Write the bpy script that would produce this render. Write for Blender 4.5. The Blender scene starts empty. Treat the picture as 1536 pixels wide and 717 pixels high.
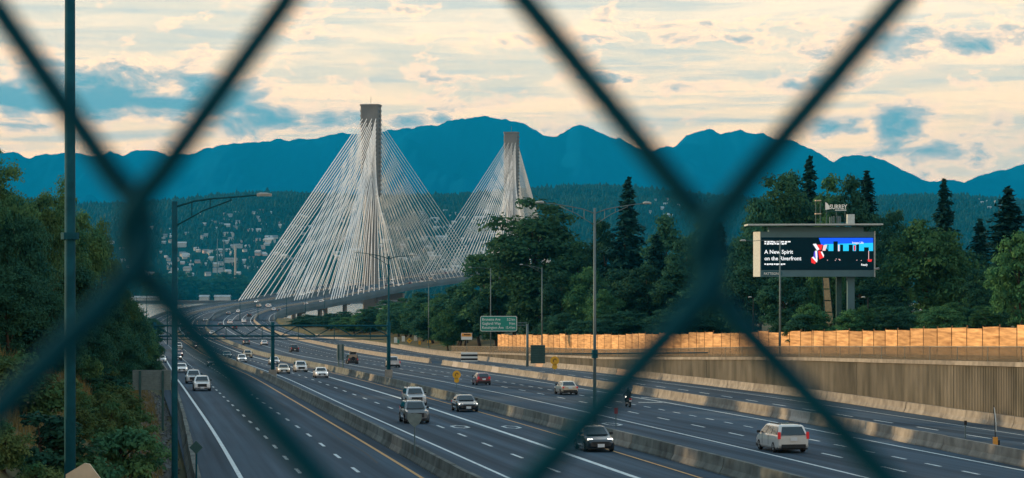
import bpy, math, random
import numpy as np
from mathutils import Vector, Matrix

random.seed(7)
rng = np.random.default_rng(7)
sc = bpy.context.scene
COL = sc.collection
R = math.radians

# ------------------------------------------------------------------ camera
F, CX, YH = 3240.0, 768.0, 420.0            # photograph: focal length in px, centre column, horizon row
def at(px, py, Y):
    return Vector(((px - CX) / F * Y, Y, (YH - py) / F * Y))

cam_d = bpy.data.cameras.new('camera')
cam = bpy.data.objects.new('camera', cam_d)
COL.objects.link(cam)
cam.location = (0, 0, 0)
cam.rotation_euler = (R(90), 0, 0)
cam_d.sensor_width = 36.0
cam_d.lens = 36.0 * F / 1536.0
cam_d.shift_y = (YH - 358.5) / 1536.0
cam_d.clip_start = 0.02
cam_d.clip_end = 120000
cam_d.dof.use_dof = True
cam_d.dof.focus_distance = 260
cam_d.dof.aperture_fstop = 26
sc.camera = cam

# ------------------------------------------------------------------ render and view settings
sc.render.engine = 'CYCLES'
sc.cycles.use_denoising = True
sc.cycles.max_bounces = 6
sc.cycles.diffuse_bounces = 2
sc.cycles.glossy_bounces = 2
sc.cycles.transmission_bounces = 3
sc.cycles.transparent_max_bounces = 12
sc.cycles.volume_bounces = 0
sc.cycles.sample_clamp_indirect = 4
sc.view_settings.view_transform = 'Standard'
sc.view_settings.look = 'None'
sc.view_settings.gamma = 1
sc.view_settings.exposure = 0.42
sc.view_settings.use_curve_mapping = False

# ------------------------------------------------------------------ sky and sun
SUN_AZ, SUN_EL = -72.0, 10.0                 # degrees: azimuth from +Y (left is negative), elevation
world = bpy.data.worlds.new('World')
sc.world = world
world.use_nodes = True
wn, wl = world.node_tree.nodes, world.node_tree.links
wn.clear()
def W(t, **k):
    n = wn.new(t)
    for a, b in k.items(): setattr(n, a, b)
    return n
def wm(op, a, b=None, c=None, clamp=False):
    n = wn.new('ShaderNodeMath'); n.operation = op; n.use_clamp = clamp
    for i, v in enumerate((a, b, c)):
        if v is None: continue
        if isinstance(v, (int, float)): n.inputs[i].default_value = v
        else: wl.new(v, n.inputs[i])
    return n.outputs[0]
def wmix(fac, a, b):
    n = wn.new('ShaderNodeMix'); n.data_type = 'RGBA'
    for s, v in ((n.inputs[0], fac), (n.inputs[6], a), (n.inputs[7], b)):
        if isinstance(v, (int, float)): s.default_value = v
        elif isinstance(v, tuple): s.default_value = (*v, 1)
        else: wl.new(v, s)
    return n.outputs[2]
def wsmooth(v, lo, hi):
    n = wn.new('ShaderNodeMapRange'); n.interpolation_type = 'SMOOTHSTEP'
    wl.new(v, n.inputs[0]); n.inputs[1].default_value = lo; n.inputs[2].default_value = hi
    return n.outputs[0]
tcw = W('ShaderNodeTexCoord')
sep = W('ShaderNodeSeparateXYZ'); wl.new(tcw.outputs['Generated'], sep.inputs[0])
az = wm('ARCTAN2', sep.outputs[0], sep.outputs[1])
el = wm('ARCSINE', sep.outputs[2])
def wnoise(su, sv, detail=6, rough=.55, dist=0.0, w=0.0):
    cb = W('ShaderNodeCombineXYZ')
    wl.new(wm('MULTIPLY', az, su), cb.inputs[0]); wl.new(wm('MULTIPLY', el, sv), cb.inputs[1])
    cb.inputs[2].default_value = w
    n = W('ShaderNodeTexNoise'); n.inputs['Scale'].default_value = 1
    n.inputs['Detail'].default_value = detail; n.inputs['Roughness'].default_value = rough
    n.inputs['Distortion'].default_value = dist
    wl.new(cb.outputs[0], n.inputs['Vector'])
    return n.outputs['Fac']
nish = W('ShaderNodeTexSky'); nish.sky_type = 'NISHITA'; nish.sun_disc = False
nish.sun_elevation = R(SUN_EL); nish.sun_rotation = R(SUN_AZ % 360)
nish.air_density = 1.0; nish.dust_density = 1.5
K = 10.0                                     # cloud colours are given as seen; the background strength is 1/K
def c10(r, g, b): return (r * K, g * K, b * K)
ramp = W('ShaderNodeValToRGB'); wl.new(wm('MULTIPLY', el, 5.0, clamp=True), ramp.inputs[0])
cr = ramp.color_ramp
stops = [(0.0, (2.3, 1.16, .42)), (.2, (2.15, 1.15, .46)), (.36, (1.86, 1.16, .56)), (.6, (1.38, 1.02, .66)), (1.0, (1.1, .95, .76))]
cr.elements[0].position, cr.elements[0].color = stops[0][0], (*stops[0][1], 1)
cr.elements[1].position, cr.elements[1].color = stops[-1][0], (*stops[-1][1], 1)
for p, c in stops[1:-1]:
    e = cr.elements.new(p); e.color = (*c, 1)
vs = W('ShaderNodeVectorMath'); vs.operation = 'SCALE'; vs.inputs[3].default_value = K
wl.new(ramp.outputs[0], vs.inputs[0])
veil = vs.outputs[0]
# thin pale-grey sheets
s0 = wnoise(7, 46, 5, .55, .6, 3.1)
sky = wmix(wm('MULTIPLY', wsmooth(s0, .42, .62), .7), veil, c10(.92, .80, .60))
# long flat streaks
s1 = wnoise(7.5, 130, 8, .62, .5, 8.2)
sky = wmix(wm('MULTIPLY', wsmooth(s1, .46, .68), .74), sky, c10(.68, .68, .60))
s2 = wnoise(20, 120, 7, .6, .5, 15.7)
sky = wmix(wm('MULTIPLY', wsmooth(s2, .55, .74), .45), sky, c10(1.75, 1.10, .60))
# heaped clouds: ragged masses where the photograph has them, and here and there elsewhere
lump = wnoise(38, 84, 9, .62, .3, 1.3)
broad = wnoise(5, 22, 2, .5, 0, 21.0)
site = wm('MULTIPLY', wsmooth(broad, .56, .72), .75)
for px, py, rx, ry, k in ((70, 156, 290, 34, 1.15), (150, 120, 170, 34, .8), (110, 158, 230, 13, 1.7), (40, 195, 200, 10, .7), (430, 190, 80, 14, .9), (250, 185, 90, 14, .6), (322, 146, 70, 38, 1.2), (395, 178, 95, 28, 1.05), (500, 180, 85, 20, .95),
                          (605, 182, 34, 13, .8), (662, 180, 16, 9, .7), (670, 148, 130, 16, .6), (1275, 196, 70, 20, 1.1), (1345, 198, 56, 34, 1.3), (1395, 228, 130, 28, .8),
                          (835, 192, 40, 12, .45), (1120, 130, 230, 14, .62), (900, 60, 300, 12, .5), (1000, 40, 200, 10, .45), (560, 20, 160, 8, .4), (870, 120, 260, 10, .5)):
    d = wm('ADD', wm('POWER', wm('DIVIDE', wm('SUBTRACT', az, math.atan((px - CX) / F)), rx / F), 2.0),
           wm('POWER', wm('DIVIDE', wm('SUBTRACT', el, (YH - py) / F), ry / F), 2.0))
    g = wm('MULTIPLY', wm('EXPONENT', wm('MULTIPLY', d, -0.8)), k)
    site = wm('MAXIMUM', site, g)
dens = wm('ADD', site, wm('MULTIPLY', wm('SUBTRACT', lump, .5), 3.0))
rim = wm('MULTIPLY', wsmooth(dens, .16, .5), .7)
sky = wmix(rim, sky, c10(1.95, 1.16, .62))
sky = wmix(wm('MULTIPLY', wsmooth(dens, .34, .80), .85), sky, c10(.80, .66, .54))
sky = wmix(wm('MULTIPLY', wsmooth(dens, .48, 1.25), .95), sky, c10(.20, .40, .44))
# the veil thins out overhead, where the clear sky shows
over = wmix(.55, nish.outputs[0], c10(.40, .66, .86))
sky = wmix(wm('MULTIPLY', wsmooth(el, .13, .62), .9), sky, over)
bg = W('ShaderNodeBackground'); bg.inputs[1].default_value = 1.0 / K
wl.new(sky, bg.inputs[0])
wo_ = W('ShaderNodeOutputWorld'); wl.new(bg.outputs[0], wo_.inputs[0])

sun_d = bpy.data.lights.new('sun', 'SUN')
sun = bpy.data.objects.new('sun', sun_d); COL.objects.link(sun)
sun_d.energy = 4.6; sun_d.angle = R(0.8); sun_d.color = (1.0, .68, .36)
to_sun = Vector((math.sin(R(SUN_AZ)) * math.cos(R(SUN_EL)), math.cos(R(SUN_AZ)) * math.cos(R(SUN_EL)), math.sin(R(SUN_EL))))
sun.rotation_euler = (-to_sun).to_track_quat('-Z', 'Y').to_euler()
sun.location = to_sun * 300

# ------------------------------------------------------------------ helpers: tags, meshes, materials
def tag(o, label=None, cat=None, group=None, kind=None):
    if label: o['label'] = label
    if cat: o['category'] = cat
    if group: o['group'] = group
    if kind: o['kind'] = kind
    return o
def thing(name, loc, label, cat, group=None, rz=0.0):
    o = bpy.data.objects.new(name, None); COL.objects.link(o)
    o.location = loc; o.rotation_euler = (0, 0, rz); o.empty_display_size = .5
    return tag(o, label, cat, group)
def link(name, me, parent=None):
    o = bpy.data.objects.new(name, me); COL.objects.link(o); o.parent = parent
    return o
def copy_tree(o, parent=None):
    c = o.copy(); COL.objects.link(c); c.parent = parent
    for ch in KIDS(o): copy_tree(ch, c)
    return c
def KIDS(o):
    return list(o.children)
def fast_mesh(name, V, Q, mat, smooth=False):
    """V (n,3), Q (m,k) faces of equal size k"""
    V = np.asarray(V, dtype=np.float32); Q = np.asarray(Q, dtype=np.int32)
    me = bpy.data.meshes.new(name)
    k = Q.shape[1]; m = len(Q)
    me.vertices.add(len(V)); me.vertices.foreach_set('co', V.ravel())
    me.loops.add(m * k); me.loops.foreach_set('vertex_index', Q.ravel())
    me.polygons.add(m)
    me.polygons.foreach_set('loop_start', np.arange(0, m * k, k, dtype=np.int32))
    me.update(calc_edges=True)
    if smooth: me.polygons.foreach_set('use_smooth', np.ones(m, dtype=bool))
    if mat: me.materials.append(mat)
    return me

class MB:
    def __init__(s): s.v = []; s.f = []
    def add(s, vs, fs):
        b = len(s.v); s.v += [tuple(v) for v in vs]; s.f += [tuple(i + b for i in f) for f in fs]; return s
    def box(s, c, d, rz=0.0, M=None):
        x, y, z = d[0] / 2, d[1] / 2, d[2] / 2
        vs = [Vector((a * x, b * y, e * z)) for e in (-1, 1) for a, b in ((-1, -1), (1, -1), (1, 1), (-1, 1))]
        if rz: rm = Matrix.Rotation(rz, 3, 'Z'); vs = [rm @ v for v in vs]
        if M is not None: vs = [M @ v for v in vs]
        vs = [v + Vector(c) for v in vs]
        return s.add(vs, [(3, 2, 1, 0), (4, 5, 6, 7), (0, 1, 5, 4), (1, 2, 6, 5), (2, 3, 7, 6), (3, 0, 4, 7)])
    def tube(s, pts, rad, n=8, cap=True):
        pts = [Vector(p) for p in pts]
        if isinstance(rad, (int, float)): rad = [rad] * len(pts)
        rings = []; up = None
        for i, p in enumerate(pts):
            d = (pts[min(i + 1, len(pts) - 1)] - pts[max(i - 1, 0)]).normalized()
            if up is None:
                up = Vector((0, 0, 1)) if abs(d.z) < .9 else Vector((1, 0, 0))
            a = d.cross(up).normalized(); b = a.cross(d).normalized(); up = b
            rings.append([p + (a * math.cos(t) + b * math.sin(t)) * rad[i] for t in [2 * math.pi * k / n for k in range(n)]])
        vs = [v for r in rings for v in r]
        fs = []
        for i in range(len(rings) - 1):
            for k in range(n):
                fs.append((i * n + k, i * n + (k + 1) % n, (i + 1) * n + (k + 1) % n, (i + 1) * n + k))
        if cap:
            fs.append(tuple(range(n - 1, -1, -1))); fs.append(tuple((len(rings) - 1) * n + k for k in range(n)))
        return s.add(vs, fs)
    def beam(s, p0, p1, w, h):
        p0, p1 = Vector(p0), Vector(p1); d = (p1 - p0).normalized()
        up = Vector((0, 0, 1)) if abs(d.z) < .95 else Vector((0, 1, 0))
        a = d.cross(up).normalized() * w / 2; b = a.cross(d).normalized() * h / 2
        vs = [p + x * a + y * b for p in (p0, p1) for x, y in ((-1, -1), (1, -1), (1, 1), (-1, 1))]
        return s.add(vs, [(3, 2, 1, 0), (4, 5, 6, 7), (0, 1, 5, 4), (1, 2, 6, 5), (2, 3, 7, 6), (3, 0, 4, 7)])
    def poly(s, pts):                       # one flat face
        return s.add(pts, [tuple(range(len(pts)))])
    def slab(s, pts, off):                  # a flat outline given thickness along off
        n = len(pts); off = Vector(off)
        vs = [Vector(p) for p in pts] + [Vector(p) + off for p in pts]
        fs = [tuple(range(n)), tuple(range(2 * n - 1, n - 1, -1))] + [(i, i + n, (i + 1) % n + n, (i + 1) % n) for i in range(n)]
        return s.add(vs, fs)
    def loft(s, rings, cap=True, closed=True):
        n = len(rings[0]); vs = [v for r in rings for v in r]; fs = []
        for i in range(len(rings) - 1):
            for k in range(n if closed else n - 1):
                fs.append((i * n + k, i * n + (k + 1) % n, (i + 1) * n + (k + 1) % n, (i + 1) * n + k))
        if cap and closed:
            fs.append(tuple(range(n - 1, -1, -1))); fs.append(tuple((len(rings) - 1) * n + k for k in range(n)))
        return s.add(vs, fs)
    def mesh(s, name, mat, off=None, smooth=False, fix=True):
        me = bpy.data.meshes.new(name)
        v = s.v if off is None else [(a - off[0], b - off[1], c - off[2]) for a, b, c in s.v]
        me.from_pydata(v, [], s.f)
        if fix:
            import bmesh
            bm = bmesh.new(); bm.from_mesh(me); bmesh.ops.recalc_face_normals(bm, faces=bm.faces); bm.to_mesh(me); bm.free()
        if mat: me.materials.append(mat)
        if smooth:
            me.polygons.foreach_set('use_smooth', np.ones(len(me.polygons), dtype=bool))
        me.update()
        return me
    def build(s, name, mat, parent=None, world=False, smooth=False):
        off = None
        if parent is not None and world:
            off = Vector((0, 0, 0)); q = parent
            while q is not None: off += q.location; q = q.parent
        return link(name, s.mesh(name, mat, off, smooth), parent)

MATS = {}
def mat(name, col, rough=.8, metal=0.0, var=.18, scale=4.0, bump=0.0, spec=.3, emit=None, estr=0.0, detail=5, col2=None, stretch=None, coat=0.0):
    m = bpy.data.materials.new(name); m.use_nodes = True
    nt = m.node_tree; n, l = nt.nodes, nt.links
    b = n['Principled BSDF']
    b.inputs['Roughness'].default_value = rough; b.inputs['Metallic'].default_value = metal
    b.inputs['Specular IOR Level'].default_value = spec
    b.inputs['Coat Weight'].default_value = coat
    tc = n.new('ShaderNodeTexCoord'); no = n.new('ShaderNodeTexNoise')
    no.inputs['Scale'].default_value = scale; no.inputs['Detail'].default_value = detail
    if stretch:
        mp = n.new('ShaderNodeMapping'); mp.inputs['Scale'].default_value = stretch
        l.new(tc.outputs['Object'], mp.inputs[0]); l.new(mp.outputs[0], no.inputs['Vector'])
    else: l.new(tc.outputs['Object'], no.inputs['Vector'])
    mx = n.new('ShaderNodeMix'); mx.data_type = 'RGBA'
    mr = n.new('ShaderNodeMapRange'); mr.inputs[1].default_value = .3; mr.inputs[2].default_value = .7
    l.new(no.outputs['Fac'], mr.inputs[0]); l.new(mr.outputs[0], mx.inputs[0])
    c2 = col2 if col2 else tuple(min(1, c * (1 + var)) for c in col)
    c1 = col if col2 else tuple(c * (1 - var) for c in col)
    mx.inputs[6].default_value = (*c1, 1); mx.inputs[7].default_value = (*c2, 1)
    l.new(mx.outputs[2], b.inputs['Base Color'])
    if bump:
        bp = n.new('ShaderNodeBump'); bp.inputs['Strength'].default_value = bump; bp.inputs['Distance'].default_value = .1
        l.new(no.outputs['Fac'], bp.inputs['Height']); l.new(bp.outputs[0], b.inputs['Normal'])
    if emit:
        b.inputs['Emission Color'].default_value = (*emit, 1); b.inputs['Emission Strength'].default_value = estr
    MATS[name] = m
    return m
def leaf_mat(name, c1, c2, trans=.25, scale=.6):
    m = mat(name, c1, .75, col2=c2, scale=scale, detail=3, spec=.05)
    n, l = m.node_tree.nodes, m.node_tree.links
    b = n['Principled BSDF']; out = n['Material Output']
    oi = n.new('ShaderNodeObjectInfo'); hs = n.new('ShaderNodeHueSaturation')
    mr = n.new('ShaderNodeMapRange'); mr.inputs[3].default_value = .75; mr.inputs[4].default_value = 1.25
    l.new(oi.outputs['Random'], mr.inputs[0]); l.new(mr.outputs[0], hs.inputs['Value'])
    src = b.inputs['Base Color'].links[0].from_socket
    l.new(src, hs.inputs['Color']); l.new(hs.outputs[0], b.inputs['Base Color'])
    t = n.new('ShaderNodeBsdfTranslucent'); l.new(hs.outputs[0], t.inputs[0])
    ms = n.new('ShaderNodeMixShader'); ms.inputs[0].default_value = trans
    l.new(b.outputs[0], ms.inputs[1]); l.new(t.outputs[0], ms.inputs[2]); l.new(ms.outputs[0], out.inputs[0])
    return m

# value noise for terrain
_lat = np.random.default_rng(3).random((256, 256))
def vnoise(x, y):
    x = np.asarray(x, float); y = np.asarray(y, float)
    xi = np.floor(x).astype(int); yi = np.floor(y).astype(int); fx = x - xi; fy = y - yi
    fx = fx * fx * (3 - 2 * fx); fy = fy * fy * (3 - 2 * fy)
    g = lambda a, b: _lat[a % 256, b % 256]
    return (g(xi, yi) * (1 - fx) + g(xi + 1, yi) * fx) * (1 - fy) + (g(xi, yi + 1) * (1 - fx) + g(xi + 1, yi + 1) * fx) * fy
def fbm(x, y, o=4):
    return sum(vnoise(x * 2 ** i + 7.3 * i, y * 2 ** i + 3.1 * i) / 2 ** i for i in range(o)) / sum(1 / 2 ** i for i in range(o))
def sstep(x, a, b):
    t = np.clip((np.asarray(x, float) - a) / (b - a), 0, 1); return t * t * (3 - 2 * t)

# ------------------------------------------------------------------ the line of the highway
_gy = np.arange(-200, 2700, 5.0)
def _smooth(ys, vs, s):
    v = np.interp(_gy, ys, vs); v[_gy < ys[0]] = vs[0] + (_gy[_gy < ys[0]] - ys[0]) * (vs[1] - vs[0]) / (ys[1] - ys[0])
    k = np.exp(-.5 * (np.arange(-20, 21) * 5 / s) ** 2); k /= k.sum()
    p = np.pad(v, 20, mode='reflect', reflect_type='odd')
    return np.convolve(p, k, 'valid')
_cx = _smooth([0, 120, 150, 300, 450, 576, 700, 800, 900, 1000, 1080, 1168, 1355, 1816, 1850, 2010, 2600],
              [34, 14, 9, -17, -45, -69, -93, -111, -126, -136, -136, -124.4, -88.5, 0, 5, 14, 30], 22)
_zr = _smooth([0, 500, 650, 800, 1000, 1168, 1355, 1650, 1816, 2600], [-8, -17.25, -18.4, -18.2, -16, -12, -3, 5.5, 8, 2], 30)
def cx(Y): return np.interp(Y, _gy, _cx)
def zr(Y): return np.interp(Y, _gy, _zr)
def heading(Y): return math.atan2(float(cx(Y + 4) - cx(Y - 4)), 8.0)      # + is to the right
_by = np.arange(60, 1900, .5); _bz = YH - F * zr(_by) / _by
def on_road(px, py):                        # the place on the road surface that shows at this pixel
    i = int(np.argmax(_bz < py)); Y = _by[i]
    return (px - CX) / F * Y, Y, float(zr(Y))
def I(Y, ys, vs): return np.interp(Y, ys, vs)
WO = lambda Y: I(Y, [90, 149, 159, 177, 220, 332, 392, 500, 571, 638, 707, 800, 1000], [26, 29.6, 30.2, 31.4, 34.6, 36.2, 34.5, 36, 37.2, 35.5, 29, 27, 27])
ZW = lambda Y: I(Y, [90, 110, 159, 235, 327, 392, 470, 480], [-4.2, -4.8, -6.1, -8.4, -11.7, -13.3, float(zr(470)) + 1.1, float(zr(480)) + 1.0]) if np.all(np.asarray(Y) <= 480) else zr(Y) + 1.0
def zw(Y): return float(ZW(Y)) if Y <= 480 else float(zr(Y)) + 1.0
def plateau(Y): return float(I(Y, [0, 160, 270, 450, 700, 900], [-3.6, -5.4, -6.0, -12.0, -13.5, -19]))
def ground_z(X, Y):
    o = X - float(cx(Y)); z0 = float(zr(Y)); w = float(WO(Y)); hL = float(I(Y, [0, 90, 300, 450, 600, 800], [6.2, 6.2, 5.2, 3, 1, .2])); hw = zw(Y) - z0
    hp = plateau(Y) - z0
    h = float(np.interp(o, [-400, -80, -46, -40, -33.4, -32.4, w + .15, w + .7, w + 5, w + 28, w + 500],
                        [hL + 4, hL + 2.5, hL + 1.2, hL, .1, -.35, -.35, hw - .03, hw + .25, hp, hp + 3]))
    z = z0 + h
    if o < -33.4 or o > w + 1: z += (float(fbm(X * .13, Y * .13)) - .5) * 1.1 * min(1, max(0, (abs(o + 33.4) if o < 0 else o - w - 1) / 5))
    t = float(sstep(Y, 905, 1050))
    return z * (1 - t) + -55 * t

# ------------------------------------------------------------------ materials of the setting
def asphalt_mat():
    m = mat('asphalt', (.050, .078, .105), .9, var=.1, scale=40, spec=.10, detail=8)
    n, l = m.node_tree.nodes, m.node_tree.links; b = n['Principled BSDF']
    uv = n.new('ShaderNodeUVMap'); uv.uv_map = 'lane'
    def band(sx, sy, lo, hi):
        mp = n.new('ShaderNodeMapping'); mp.inputs['Scale'].default_value = (sx, sy, 1)
        no = n.new('ShaderNodeTexNoise'); no.inputs['Scale'].default_value = 1; no.inputs['Detail'].default_value = 4
        l.new(uv.outputs[0], mp.inputs[0]); l.new(mp.outputs[0], no.inputs['Vector'])
        mr = n.new('ShaderNodeMapRange'); mr.inputs[1].default_value = .3; mr.inputs[2].default_value = .7
        mr.inputs[3].default_value = lo; mr.inputs[4].default_value = hi
        l.new(no.outputs['Fac'], mr.inputs[0]); return mr.outputs[0]
    a = band(.9, .010, .58, 1.42); c = band(.16, .03, .85, 1.15); e = band(2.6, .02, .88, 1.12)
    mu = n.new('ShaderNodeMath'); mu.operation = 'MULTIPLY'; l.new(a, mu.inputs[0]); l.new(c, mu.inputs[1])
    mv = n.new('ShaderNodeMath'); mv.operation = 'MULTIPLY'; l.new(mu.outputs[0], mv.inputs[0]); l.new(e, mv.inputs[1])
    vm = n.new('ShaderNodeVectorMath'); vm.operation = 'SCALE'
    src = b.inputs['Base Color'].links[0].from_socket
    l.new(src, vm.inputs[0]); l.new(mv.outputs[0], vm.inputs[3]); l.new(vm.outputs[0], b.inputs['Base Color'])
    return m
M_asph = asphalt_mat()
M_line = mat('white_paint', (.62, .68, .68), .7, var=.22, scale=3)
M_yel = mat('yellow_paint', (.62, .34, .12), .7, var=.25, scale=3)
M_conc = mat('concrete', (.23, .215, .185), .9, var=.3, scale=1.1, bump=.2, detail=8)
M_cshade = mat('shade_toned_concrete', (.11, .125, .115), .9, var=.45, scale=.8, bump=.2, detail=8)  # darker, greener concrete: the shade on the barriers is put into its colour
M_wallc = mat('ribbed_concrete', (.095, .09, .066), .92, col2=(.22, .20, .155), scale=.5, bump=.25, detail=9, stretch=(1, 1, .35))
M_steel = mat('galvanised_steel', (.10, .15, .165), .6, metal=.1, var=.12, scale=6)
M_teal = mat('teal_painted_steel', (.006, .062, .085), .75, var=.2, scale=5, spec=.08)
M_dteal = mat('dark_green_steel', (.020, .070, .075), .6, var=.25, scale=5)
M_dark = mat('black_rubber', (.012, .013, .014), .8, var=.2)
M_wood = mat('plywood', (.33, .165, .06), .75, col2=(.82, .49, .22), scale=1.0, detail=9, stretch=(.5, .32, 4.2), bump=.1)
def per_object(m, lo, hi):
    n, l = m.node_tree.nodes, m.node_tree.links; b = n['Principled BSDF']
    oi = n.new('ShaderNodeObjectInfo'); mr = n.new('ShaderNodeMapRange'); mr.inputs[3].default_value = lo; mr.inputs[4].default_value = hi
    vm = n.new('ShaderNodeVectorMath'); vm.operation = 'SCALE'; src = b.inputs['Base Color'].links[0].from_socket
    l.new(oi.outputs['Random'], mr.inputs[0]); l.new(src, vm.inputs[0]); l.new(mr.outputs[0], vm.inputs[3]); l.new(vm.outputs[0], b.inputs['Base Color'])
per_object(M_wood, .72, 1.12); per_object(M_conc, .8, 1.15); per_object(M_cshade, .75, 1.25); per_object(M_wallc, .85, 1.15)
M_post = mat('timber_post', (.24, .13, .06), .8, var=.3, scale=3)
M_soil = mat('grassy_soil', (.026, .046, .024), .95, col2=(.11, .092, .036), scale=.10, detail=8, bump=.6)
M_low = mat('river_flat', (.05, .055, .045), .95, var=.3, scale=.002)
M_hill = mat('hillside_woods', (.008, .034, .030), .95, col2=(.016, .050, .036), scale=.006, detail=6, spec=0.0)
M_mount = mat('mountain_haze_blue', (.002, .050, .125), .95, col2=(.003, .062, .150), scale=.0009, detail=6, spec=0.0)  # part of the blue distance haze is put into this base colour

# ------------------------------------------------------------------ ground, river, hills
def strip_mesh(name, Ys, left, right, dz, m, uv=False, parent=None):
    V = []; 
    for Y in Ys:
        z = float(zr(Y)) + dz; c = float(cx(Y))
        V += [(c + left(Y), Y, z), (c + right(Y), Y, z)]
    Q = [(2 * i, 2 * i + 1, 2 * i + 3, 2 * i + 2) for i in range(len(Ys) - 1)]
    me = fast_mesh(name, V, Q, m)
    if uv:
        u = me.uv_layers.new(name='lane'); d = []
        for i in range(len(Ys) - 1):
            for Y, f in ((Ys[i], left), (Ys[i], right), (Ys[i + 1], right), (Ys[i + 1], left)):
                d += [float(f(Y)), float(Y)]
        u.data.foreach_set('uv', d)
    return link(name, me, parent)

rows = np.concatenate([np.arange(-80, 480, 6.0), np.arange(480, 1112, 12.0)])
offs = [-700, -400, -250, -160, -120, -95, -80, -70, -62, -56, -51, -46, -43, -40, -38.3, -36.6, -35, -33.4, -32.4, -20, 0, 20]
V = []; nc = None
for Y in rows:
    w = float(WO(Y)); c = float(cx(Y))
    oo = offs + [w + .15, w + .7, w + 1.2, w + 3, w + 5, w + 8, w + 12, w + 17, w + 22, w + 28, w + 36, w + 46, w + 60, w + 80, w + 110, w + 160, w + 250, w + 500, w + 900]
    nc = len(oo)
    V += [(c + o, Y, ground_z(c + o, Y)) for o in oo]
Q = [(i * nc + k, i * nc + k + 1, (i + 1) * nc + k + 1, (i + 1) * nc + k) for i in range(len(rows) - 1) for k in range(nc - 1)]
tag(link('ground', fast_mesh('ground', V, Q, M_soil, True)), 'grassy embankments and cutting beside the highway', 'ground', kind='structure')
tag(MB().poly([(-60000, -3000, -56), (60000, -3000, -56), (60000, 60000, -56), (-60000, 60000, -56)]).build('lowland', M_low), 'flat river lowland reaching to the horizon', 'ground', kind='structure')

m = mat('river_water', (.03, .05, .055), .22, var=.1, scale=.02, spec=.5)
n_, l_ = m.node_tree.nodes, m.node_tree.links
bp = n_.new('ShaderNodeBump'); bp.inputs['Strength'].default_value = .45; bp.inputs['Distance'].default_value = 1.0
nz = n_.new('ShaderNodeTexNoise'); nz.inputs['Scale'].default_value = .25; nz.inputs['Detail'].default_value = 5
tc_ = n_.new('ShaderNodeTexCoord'); l_.new(tc_.outputs['Object'], nz.inputs['Vector']); l_.new(nz.outputs['Fac'], bp.inputs['Height'])
l_.new(bp.outputs[0], n_['Principled BSDF'].inputs['Normal'])
tag(MB().poly([(-5000, 950, -42), (5000, 950, -42), (5000, 3960, -42), (-5000, 3960, -42)]).build('river', m), 'pale river reflecting the evening sky under the bridge', 'river', kind='structure')

def hill_z(X, Y):
    X = np.asarray(X, float); Y = np.asarray(Y, float)
    top = 245 * Y / 6500 + 16 * np.sin(X / 420.0 + 1.3) + 14 * np.sin(X / 170.0)
    return -43 + (top + 43) * sstep(Y, 3950, 6750) ** 1.1 + 22 * (fbm(X / 260, Y / 260) - .5) * sstep(Y, 4000, 4500)
hx = np.linspace(-4200, 4200, 150); hy = np.linspace(3930, 8600, 90)
HX, HY = np.meshgrid(hx, hy)
HZ = hill_z(HX, HY) - 60 * sstep(HY, 6900, 8600)
V = np.stack([HX.ravel(), HY.ravel(), HZ.ravel()], 1)
nx = len(hx); Q = [(j * nx + i, j * nx + i + 1, (j + 1) * nx + i + 1, (j + 1) * nx + i) for j in range(len(hy) - 1) for i in range(nx - 1)]
tag(link('hillside', fast_mesh('hillside', V, Q, M_hill, True)), 'wooded suburban hillside across the river', 'hill', kind='structure')

RID = [(-900, 238), (-600, 215), (-300, 240), (0, 230), (20, 227), (45, 236), (60, 231), (100, 229), (120, 231), (150, 234), (165, 226), (185, 232), (205, 225), (235, 225), (255, 232), (290, 228), (325, 217), (370, 215), (420, 209), (470, 207),
       (500, 201), (535, 199), (575, 196), (610, 191), (650, 188), (685, 178), (725, 173), (745, 175), (775, 181), (790, 187), (815, 203), (835, 205), (850, 194), (870, 186), (890, 194), (905, 201), (930, 208), (960, 222), (975, 226), (1015, 216),
       (1030, 202), (1048, 194), (1065, 191), (1080, 200), (1110, 194), (1120, 199), (1145, 198), (1160, 208), (1185, 208), (1215, 222), (1250, 243), (1262, 235), (1290, 230), (1325, 238), (1345, 250), (1380, 266), (1400, 272), (1430, 268),
       (1445, 272), (1480, 261), (1536, 247), (1700, 215), (2000, 240), (2500, 220)]
YR = 18000.0
mx_ = np.linspace(-9600, 9600, 1500); my = np.concatenate([np.linspace(11500, 17700, 34), np.linspace(17800, 18200, 5), np.linspace(18500, 22000, 8)])
MX, MY = np.meshgrid(mx_, my)
px_ = MX / MY * F + CX
ridge = (YH - np.interp(px_, [p for p, _ in RID], [q for _, q in RID])) / F * YR
t = np.clip((MY - 11500) / (YR - 11500), 0, 1)
prof = np.where(MY <= YR, t ** 1.25, 1 - .55 * np.clip((MY - YR) / 4000, 0, 1))
spur = (fbm(MX / 700, MY / 1800, 5) - .5) * 900 * np.sin(np.pi * t) ** .8
crag = (fbm(MX / 75, MY / 160, 4) - .5) * 46
MZ = np.minimum(ridge * prof + spur, ridge * MY / YR * .995 + 0 * MX) ; MZ = np.where(MY > YR, ridge * prof, MZ) + crag
MZ = np.maximum(MZ, -55)
V = np.stack([MX.ravel(), MY.ravel(), MZ.ravel()], 1); nx = len(mx_)
Q = [(j * nx + i, j * nx + i + 1, (j + 1) * nx + i + 1, (j + 1) * nx + i) for j in range(len(my) - 1) for i in range(nx - 1)]
tag(link('mountains', fast_mesh('mountains', V, Q, M_mount, True)), 'hazy blue mountain range on the skyline', 'mountain', kind='structure')

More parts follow.
